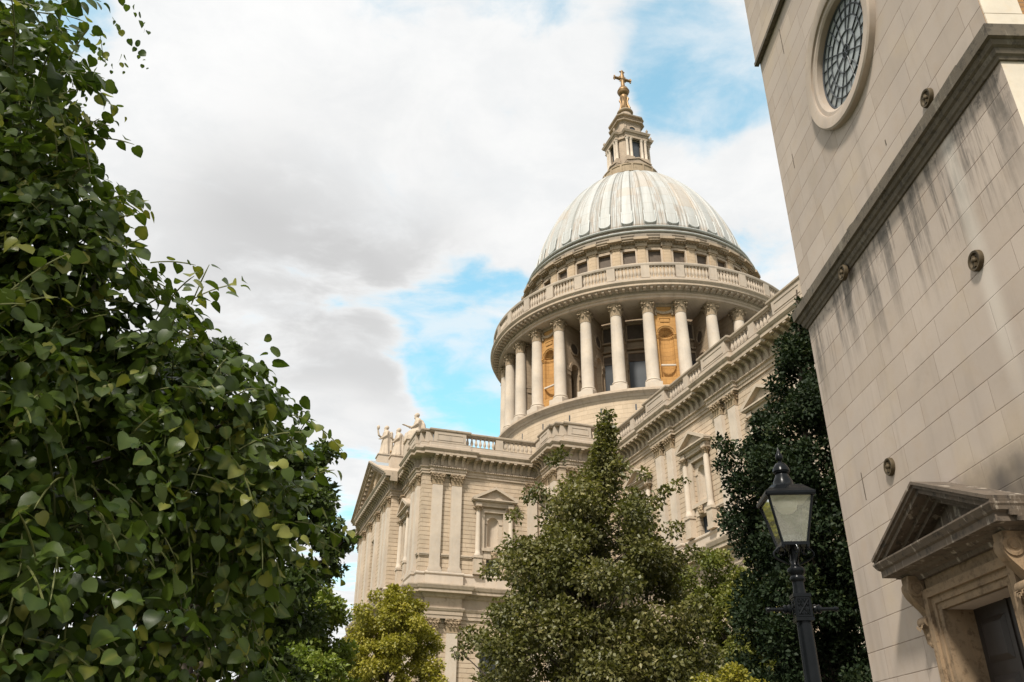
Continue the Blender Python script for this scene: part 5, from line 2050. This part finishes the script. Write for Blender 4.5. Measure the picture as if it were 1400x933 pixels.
def crown_tree(name, label, cat, base, trunk, clumps, n_leaf, size, mat, tmpl=LEAF_FAR, twig=.012, limb_every=2, hang=-.2, flat=.75, bark='bark'):
    """trunk: list of (x,y,z,r); clumps: list of (x,y,z,r) in world metres; each clump is a spray of leaves round its own twigs"""
    e = empty(name, (base[0], base[1], 0))
    tag(e, label, cat)
    off = np.array([base[0], base[1], 0])
    tb = MB()
    tb.tube([(x - base[0], y - base[1], z) for x, y, z, r_ in trunk], [r_ for *_, r_ in trunk], 9)
    tz = [t[2] for t in trunk]
    for i, (x, y, z, r_) in enumerate(clumps):
        if i % limb_every:
            continue
        h = math.hypot(x - base[0], y - base[1])
        z0 = max(tz[0] + .3 * (tz[-1] - tz[0]) * .6, min(z - .55 * h - .2, tz[-1] - .05))
        k = min(max((z0 - tz[0]) / (tz[-1] - tz[0]), 0), 1)
        f = k * (len(trunk) - 1); j = min(int(f), len(trunk) - 2); f -= j
        p0 = Vector(trunk[j][:3]).lerp(Vector(trunk[j + 1][:3]), f)
        r0_ = (trunk[j][3] * (1 - f) + trunk[j + 1][3] * f) * .45
        p1 = Vector((x, y, z))
        mid = p0.lerp(p1, .5) + Vector((0, 0, -.06 * h + .1)) + Vector(RNG.normal(size=3)) * .08 * r_
        o = Vector((base[0], base[1], 0))
        tb.tube([p0 - o, mid - o, p1 - o], [r0_, max(r0_ * .55, twig), twig * .8], 5, False)
    tb.build('trunk', M[bark], e, True)
    P, T, N_, Sz, Ti = [], [], [], [], []
    tot = sum(c[3] ** 2 for c in clumps)
    for x, y, z, r_ in clumps:
        n = max(8, int(n_leaf * r_ * r_ / tot))
        d = rand_dir(n, .12)
        rad = r_ * np.clip(RNG.beta(2.6, 1.25, size=(n, 1)) + RNG.normal(size=(n, 1)) * .05, 0, 1.18)
        q = d * rad
        q[:, 2] *= flat
        P.append(np.array([[x, y, z]]) + q - off)
        tt = d * .7 + RNG.normal(size=(n, 3)) * .55
        tt[:, 2] += hang
        T.append(tt)
        nn = d * .45 + RNG.normal(size=(n, 3)) * .45
        nn[:, 2] += .55
        N_.append(nn)
        Sz.append(size * RNG.uniform(.65, 1.25, n))
        Ti.append(np.clip(RNG.uniform(0, 1, n) * .75 + RNG.uniform(-.1, .3), 0, 1))
    leaves('crown', np.concatenate(P), np.concatenate(T), np.concatenate(N_), np.concatenate(Sz), np.concatenate(Ti), mat, tmpl, e)
    return e


def polar(az, d, z):
    return (d * math.sin(R(az)), d * math.cos(R(az)), z)


L_NEAR = leafmat('lime_leaf', (.030, .056, .010), (.074, .110, .018), (.23, .235, .05), .34, .40, .33)
L_MID = leafmat('maple_leaf', (.065, .070, .018), (.125, .120, .036), (.25, .22, .09), .28, .45, .40)
L_BACK = leafmat('dark_broad_leaf', (.035, .055, .015), (.055, .08, .02), (.09, .115, .03), .3)
L_GREEN = leafmat('fresh_green_leaf', (.085, .125, .020), (.15, .19, .03), (.24, .25, .06), .3)
L_YEL = leafmat('yellow_green_leaf', (.17, .165, .022), (.27, .24, .032), (.36, .30, .06), .3)
L_DARK = leafmat('evergreen_leaf', (.012, .022, .010), (.022, .035, .014), (.05, .062, .022), .14, .55, .16)
L_PALE = leafmat('pale_shrub_leaf', (.10, .12, .025), (.17, .175, .04), (.27, .24, .08), .3)


# --- the big lime at the left, whose drooping sprays hang close to the lens
def lime_tree():
    base = (-4.6, 5.6)
    e = empty('lime_tree', (base[0], base[1], 0))
    tag(e, 'large dark lime tree with drooping heart shaped leaves, nearest at the left', 'tree')
    off = np.array([base[0], base[1], 0])
    # lobes of the crown: (x, y, z, r)
    lobes = [(-2.95, 3.40, 4.95, .50), (-2.85, 3.30, 4.35, .42), (-2.75, 3.30, 3.75, .50), (-2.25, 3.60, 3.32, .46), (-1.80, 3.85, 3.12, .46), (-1.52, 4.10, 3.00, .42), (-1.42, 4.35, 2.66, .36),
             (-1.5, 4.2, 2.2, .40), (-2.0, 3.45, 2.65, .66), (-2.3, 3.1, 3.0, .50), (-2.5, 2.9, 2.4, .70), (-1.85, 3.35, 2.05, .60), (-2.0, 2.95, 1.75, .6),
             (-2.9, 3.0, 3.3, .6), (-3.6, 3.6, 4.3, .7), (-3.8, 4.0, 5.4, .8), (-3.6, 3.2, 2.8, .9), (-3.6, 5.2, 4.0, 1.2), (-2.7, 4.9, 2.9, .9), (-4.8, 5.6, 5.6, 1.6), (-5.6, 4.3, 4.2, 1.5), (-4.6, 6.6, 4.0, 1.7), (-2.2, 4.5, 1.9, .9), (-3.0, 3.8, 1.6, 1.0),
             (-2.6, 4.4, 1.1, 1.0), (-3.4, 4.6, 2.0, 1.2), (-1.8, 4.7, 1.3, .8), (-3.0, 3.2, 1.4, .9), (-2.0, 3.3, 1.2, .7), (-1.7, 4.2, 1.35, .5), (-3.9, 4.4, 1.0, 1.2), (-1.6, 4.2, 1.75, .38), (-3.2, 4.3, 3.0, .9),
             (-2.6, 3.3, 4.75, .38), (-2.7, 3.25, 4.15, .42), (-2.40, 3.45, 4.0, .36), (-2.25, 3.5, 3.7, .38), (-3.3, 3.3, 4.2, .5),
             (-1.36, 4.20, 3.34, .22), (-1.55, 4.0, 3.42, .28), (-1.30, 4.45, 2.95, .18),
             (-2.05, 3.5, 3.78, .30), (-1.8, 3.75, 3.55, .30), (-2.2, 3.35, 4.08, .28), (-2.5, 3.5, 4.4, .35),
             (-3.5, 3.6, 5.1, .55), (-3.1, 3.7, 5.6, .5), (-3.3, 3.3, 4.6, .5), (-3.5, 3.2, 3.9, .55),
             # unseen upper boughs above and behind the view, added to shade the lower sprays
             (-3.8, 1.2, 8.2, 1.5), (-3.0, .9, 7.4, 1.4), (-2.6, -.6, 7.0, 1.4), (-4.2, -.3, 7.2, 1.5), (-4.8, 1.0, 8.2, 1.6), (-5.8, 3.2, 8.4, 1.6), (-1.9, .4, 7.6, 1.0), (-3.4, -2.0, 6.4, 1.3), (-4.8, 5.0, 8.6, 1.8), (-2.3, -1.6, 6.2, 1.0)]
    tb = MB()
    tr_ = [(-4.6, 5.6, 0), (-4.55, 5.55, 1.2), (-4.5, 5.45, 2.4), (-4.4, 5.4, 3.8), (-4.3, 5.3, 5.4), (-4.5, 4.8, 8.6)]
    tb.tube([tuple(np.array(p) - off) for p in tr_], [.24, .19, .16, .12, .07, .03], 12)
    P, T, N_, Sz, Ti = [], [], [], [], []
    tw = MB()
    for li, (x, y, z, r_) in enumerate(lobes):
        c = np.array([x, y, z])
        s0 = np.array(tr_[min(4, max(1, int(z / 1.35)))], float)
        m1 = s0 * .5 + c * .5 + np.array([0, 0, .25])
        tb.tube([tuple(s0 - off), tuple(m1 - off), tuple(c - off)], [.06, .035, .012], 6, False)
        far = z > 6
        ns = int(265 * r_ ** 1.75 * (.12 if far else 1)) + 16
        for k in range(ns):
            d = rand_dir(1, .05)[0]
            if d[1] > .55 and RNG.random() < .6:
                d[1] *= -1
            st = c + d * r_ * RNG.uniform(.35, .95) * np.array([1, 1, .9])
            g_ = d * .6 + np.array([0, 0, -.35]) + RNG.normal(size=3) * .35
            g_ /= np.linalg.norm(g_)
            L_ = RNG.uniform(.22, .42)
            nl = int(L_ / .042)
            pts = []
            p = st.copy()
            young_or_sunlit = RNG.random() < .24  # paler sprays: young leaves, plus sunlit yellow-green put into the tint
            for j in range(nl):
                g_ = g_ + np.array([0, 0, -.10])
                g_ /= np.linalg.norm(g_)
                p = p + g_ * L_ / nl
                pts.append(p.copy())
                sd = np.cross(g_, [0, 0, 1.0]); sd /= max(np.linalg.norm(sd), .1)
                s_ = 1 if j % 2 else -1
                tip = sd * s_ * .75 + g_ * .55 + np.array([0, 0, -.45]) + RNG.normal(size=3) * .28
                nn = d * .55 + np.array([0, 0, .65]) + RNG.normal(size=3) * .58
                P.append(p + sd * s_ * .018); T.append(tip); N_.append(nn)
                fr_ = j / nl
                Sz.append((.080 - .030 * fr_) * RNG.uniform(.45, 1.30))
                Ti.append(min(1.0, RNG.uniform(0, .62) + (.34 if young_or_sunlit else 0) * (.4 + fr_) + .12 * fr_))
            if k % 2 == 0:
                tw.tube([tuple(q - off) for q in [st] + pts], [.0035] * len(pts) + [.0015], 4, False)
    tb.v += []
    tb.build('trunk', M['bark'], e, True)
    tw.build('twigs', plain('green_twig', (.13, .14, .045), .6, 0, .3, .3, 20), e, True)
    leaves('crown', np.array(P) - off, np.array(T), np.array(N_), np.array(Sz), np.array(Ti), L_NEAR, LEAF_NEAR, e, True)


lime_tree()


def jitter_clumps(profile, axis, n, rr, seed, surf=.55):
    """clumps inside a crown described by (z, radius) about a leaning axis (function of z)"""
    rg = np.random.default_rng(seed)
    zs_ = [p[0] for p in profile]; rs_ = [p[1] for p in profile]
    wts = np.array([np.interp(z, zs_, rs_) for z in np.linspace(zs_[0], zs_[-1], 60)])
    wts = (wts + .25) / (wts + .25).sum()
    out = []
    for i in range(n):
        z = np.linspace(zs_[0], zs_[-1], 60)[rg.choice(60, p=wts)] + rg.uniform(-.1, .1)
        rm = float(np.interp(z, zs_, rs_))
        k = math.sqrt(rg.uniform(surf ** 2, 1)) if rg.random() < .8 else rg.uniform(0, .8)
        a_ = rg.uniform(0, 2 * PI)
        rad = max(rm * k - rr * .55, 0) * rg.uniform(.85, 1.12)
        ax = axis(z)
        out.append((ax[0] + rad * math.cos(a_), ax[1] + rad * math.sin(a_), z - .25 * rad * .25, rr * rg.uniform(.55, 1.25) * (.55 + .45 * min(1, rm / 1.5))))
    return out


# --- the maple in the middle
ax = lambda z: (np.interp(z, [0, 5, 8, 10.7], [2.1, 2.12, 2.32, 2.68]), 21.8)
prof_ = [(1.6, 2.2), (2.6, 3.3), (3.7, 3.4), (4.9, 3.2), (6.0, 2.75), (7.1, 2.35), (8.1, 1.58), (9.1, .80), (9.9, .36), (10.6, .10)]
cl = jitter_clumps(prof_, ax, 340, .52, 5)
cl += [(3.95, 21.2, 8.25, .26), (4.25, 21.1, 8.38, .20), (4.5, 21.0, 8.5, .13), (3.7, 21.3, 8.0, .28), (3.5, 21.2, 8.75, .22), (1.3, 21.4, 9.3, .28), (1.05, 21.4, 9.15, .2), (.75, 21.3, 8.25, .30), (.45, 21.2, 8.1, .25), (.1, 21.2, 7.6, .25),
       (-.5, 21.2, 6.2, .3), (-.95, 21.2, 4.7, .32), (-1.2, 21.2, 4.3, .25), (4.1, 21, 7.2, .3), (4.5, 21, 6.6, .3), (2.65, 21.8, 10.35, .22), (2.7, 21.8, 10.0, .3), (2.5, 21.7, 9.6, .34)]
crown_tree('maple_tree', 'tall pointed olive green tree in front of the cathedral corner', 'tree', (2.0, 21.8), [(2.0, 21.8, 0, .17), (2.0, 21.8, 2, .13), (2.02, 21.8, 5, .09), (2.3, 21.8, 8, .045), (2.66, 21.8, 10.4, .012)], cl, 105000, .112, L_MID, limb_every=4)

# --- dark evergreen squeezed between the cathedral and the tower
ax = lambda z: (np.interp(z, [0, 8, 12.5], [6.6, 6.75, 7.25]), 18.2)
prof_ = [(.5, 1.5), (2, 2.1), (4, 2.15), (6, 2.1), (8, 1.7), (9.6, 1.2), (10.7, .75), (11.6, .3), (12.1, .1)]
cl = jitter_clumps(prof_, ax, 330, .42, 9)
cl += [(4.95, 17.9, 8.1, .3), (4.75, 17.9, 8.35, .22), (4.7, 17.9, 7.8, .22), (5.05, 17.9, 7.4, .3), (4.75, 17.9, 6.5, .3)]
crown_tree('evergreen_tree', 'narrow very dark evergreen tree growing beside the church tower', 'tree', (6.6, 18.2), [(6.6, 18.2, 0, .2), (6.6, 18.2, 4, .14), (6.8, 18.2, 9, .07), (7.2, 18.2, 12.6, .02)], cl, 150000, .095, L_DARK, LEAF_FAR, hang=.15, flat=1.0, limb_every=7)

# --- rounded yellow-green tree below the transept corner
ax = lambda z: (-4.9, 35.6)
prof_ = [(2.0, 1.6), (3.5, 2.2), (5.0, 2.3), (6.4, 2.15), (7.4, 1.85), (8.2, 1.3), (8.75, .55)]
cl = jitter_clumps(prof_, ax, 260, .40, 21)
crown_tree('round_tree', 'rounded yellow green tree below the corner of the transept', 'tree', (-4.9, 35.6), [(-4.9, 35.6, 0, .15), (-4.9, 35.6, 3, .11), (-4.9, 35.6, 8, .03)], cl, 60000, .125, L_YEL, limb_every=5)

# --- fresh green tree between the lime and the yellow tree
cl = []
for az, d, z, r_ in ((-12.6, 19, 4.7, .6), (-13.8, 19, 4.9, .8), (-11.7, 19.5, 4.0, .55), (-11.4, 19.5, 3.2, .6), (-15.0, 19.5, 4.2, 1.0), (-12.4, 18.5, 3.2, .8), (-12.2, 19.5, 2.4, .8), (-16.5, 20, 4.8, 1.0), (-11.6, 19, 1.9, .8), (-11.2, 19.3, 2.6, .6)):
    x, y, z = polar(az, d, z)
    for k in range(9):
        v_ = rand_dir(1, .1)[0] * r_ * .75
        cl.append((x + v_[0], y + v_[1], z + v_[2], r_ * .48))
x, y, _ = polar(-13.5, 19.5, 0)
crown_tree('green_tree', 'fresh mid green tree low down between the lime and the yellow green tree', 'tree', (x, y), [(x, y, 0, .13), (x, y, 2, .10), (x, y, 4.8, .03)], cl, 42000, .10, L_GREEN, limb_every=5)

# --- darker tree standing behind the lime
cl = []
for az, d, z, r_ in ((-21, 12.2, 7.15, .34), (-23, 12.3, 6.7, .5), (-18, 12.2, 5.6, .5), (-15.6, 12.2, 5.75, .42), (-13.9, 12.2, 5.75, .34), (-13.6, 12.2, 5.0, .5), (-12.9, 12.0, 4.75, .36), (-11.9, 12.0, 4.35, .26), (-11.2, 12.0, 4.55, .14), (-13.0, 12, 4.0, .40), (-14.5, 12, 3.6, .7), (-17, 12, 4.4, .9), (-20, 12.2, 5.2, 1.1), (-24, 12.5, 6.0, 1.2), (-22, 12.5, 4.2, 1.2), (-14.6, 12, 2.6, .5)):
    x, y, z = polar(az, d, z)
    for k in range(7):
        v_ = rand_dir(1, .1)[0] * r_ * .75
        cl.append((x + v_[0], y + v_[1], z + v_[2], r_ * .5))
x, y, _ = polar(-20, 12.4, 0)
crown_tree('broadleaf_tree', 'small leaved dark tree standing just behind the lime tree', 'tree', (x, y), [(x, y, 0, .16), (x, y, 2.5, .12), (x, y, 6.4, .03)], cl, 60000, .085, L_BACK, limb_every=4)

# --- lighter tree behind the maple, to its right
cl = []
for az, d, z, r_ in ((13.8, 27, 7.1, .9), (15.2, 27, 6.4, .9), (12.2, 27, 6.6, .9), (16.3, 27.5, 5.6, .9), (14.2, 26.5, 5.4, 1.1), (12, 27, 5.0, 1.1), (16.6, 27, 4.4, .9), (14.5, 26.5, 3.8, 1.2), (17.2, 27.5, 7.6, .45), (16.2, 27.5, 7.75, .4)):
    x, y, z = polar(az, d, z)
    for k in range(9):
        v_ = rand_dir(1, .1)[0] * r_ * .8
        cl.append((x + v_[0], y + v_[1], z + v_[2], r_ * .42))
x, y, _ = polar(14.3, 27, 0)
crown_tree('ash_tree', 'light olive tree partly hidden behind the pointed tree', 'tree', (x, y), [(x, y, 0, .15), (x, y, 2.5, .11), (x, y, 7, .03)], cl, 36000, .11, L_PALE, limb_every=5)

# --- bright shrub at the bottom right
cl = []
for az, d, z, r_ in ((12.6, 16.5, 2.75, .55), (13.9, 16.4, 2.85, .55), (15.2, 16.4, 2.65, .5), (11.4, 16.5, 2.4, .5), (13.2, 16.2, 2.1, .8), (15.4, 16.4, 1.9, .7), (12.2, 16.5, 1.4, .8), (14.6, 16.4, 1.0, .9)):
    x, y, z = polar(az, d, z)
    for k in range(7):
        v_ = rand_dir(1, .1)[0] * r_ * .75
        cl.append((x + v_[0], y + v_[1], max(.25, z + v_[2]), r_ * .45))
x, y, _ = polar(13.4, 16.4, 0)
crown_tree('leafy_shrub', 'bright yellow green shrub low at the foot of the evergreen', 'shrub', (x, y), [(x, y, 0, .07), (x, y, 1, .05), (x, y, 2.4, .02)], cl, 26000, .07, L_YEL, limb_every=4)

bpy.context.view_layer.update()
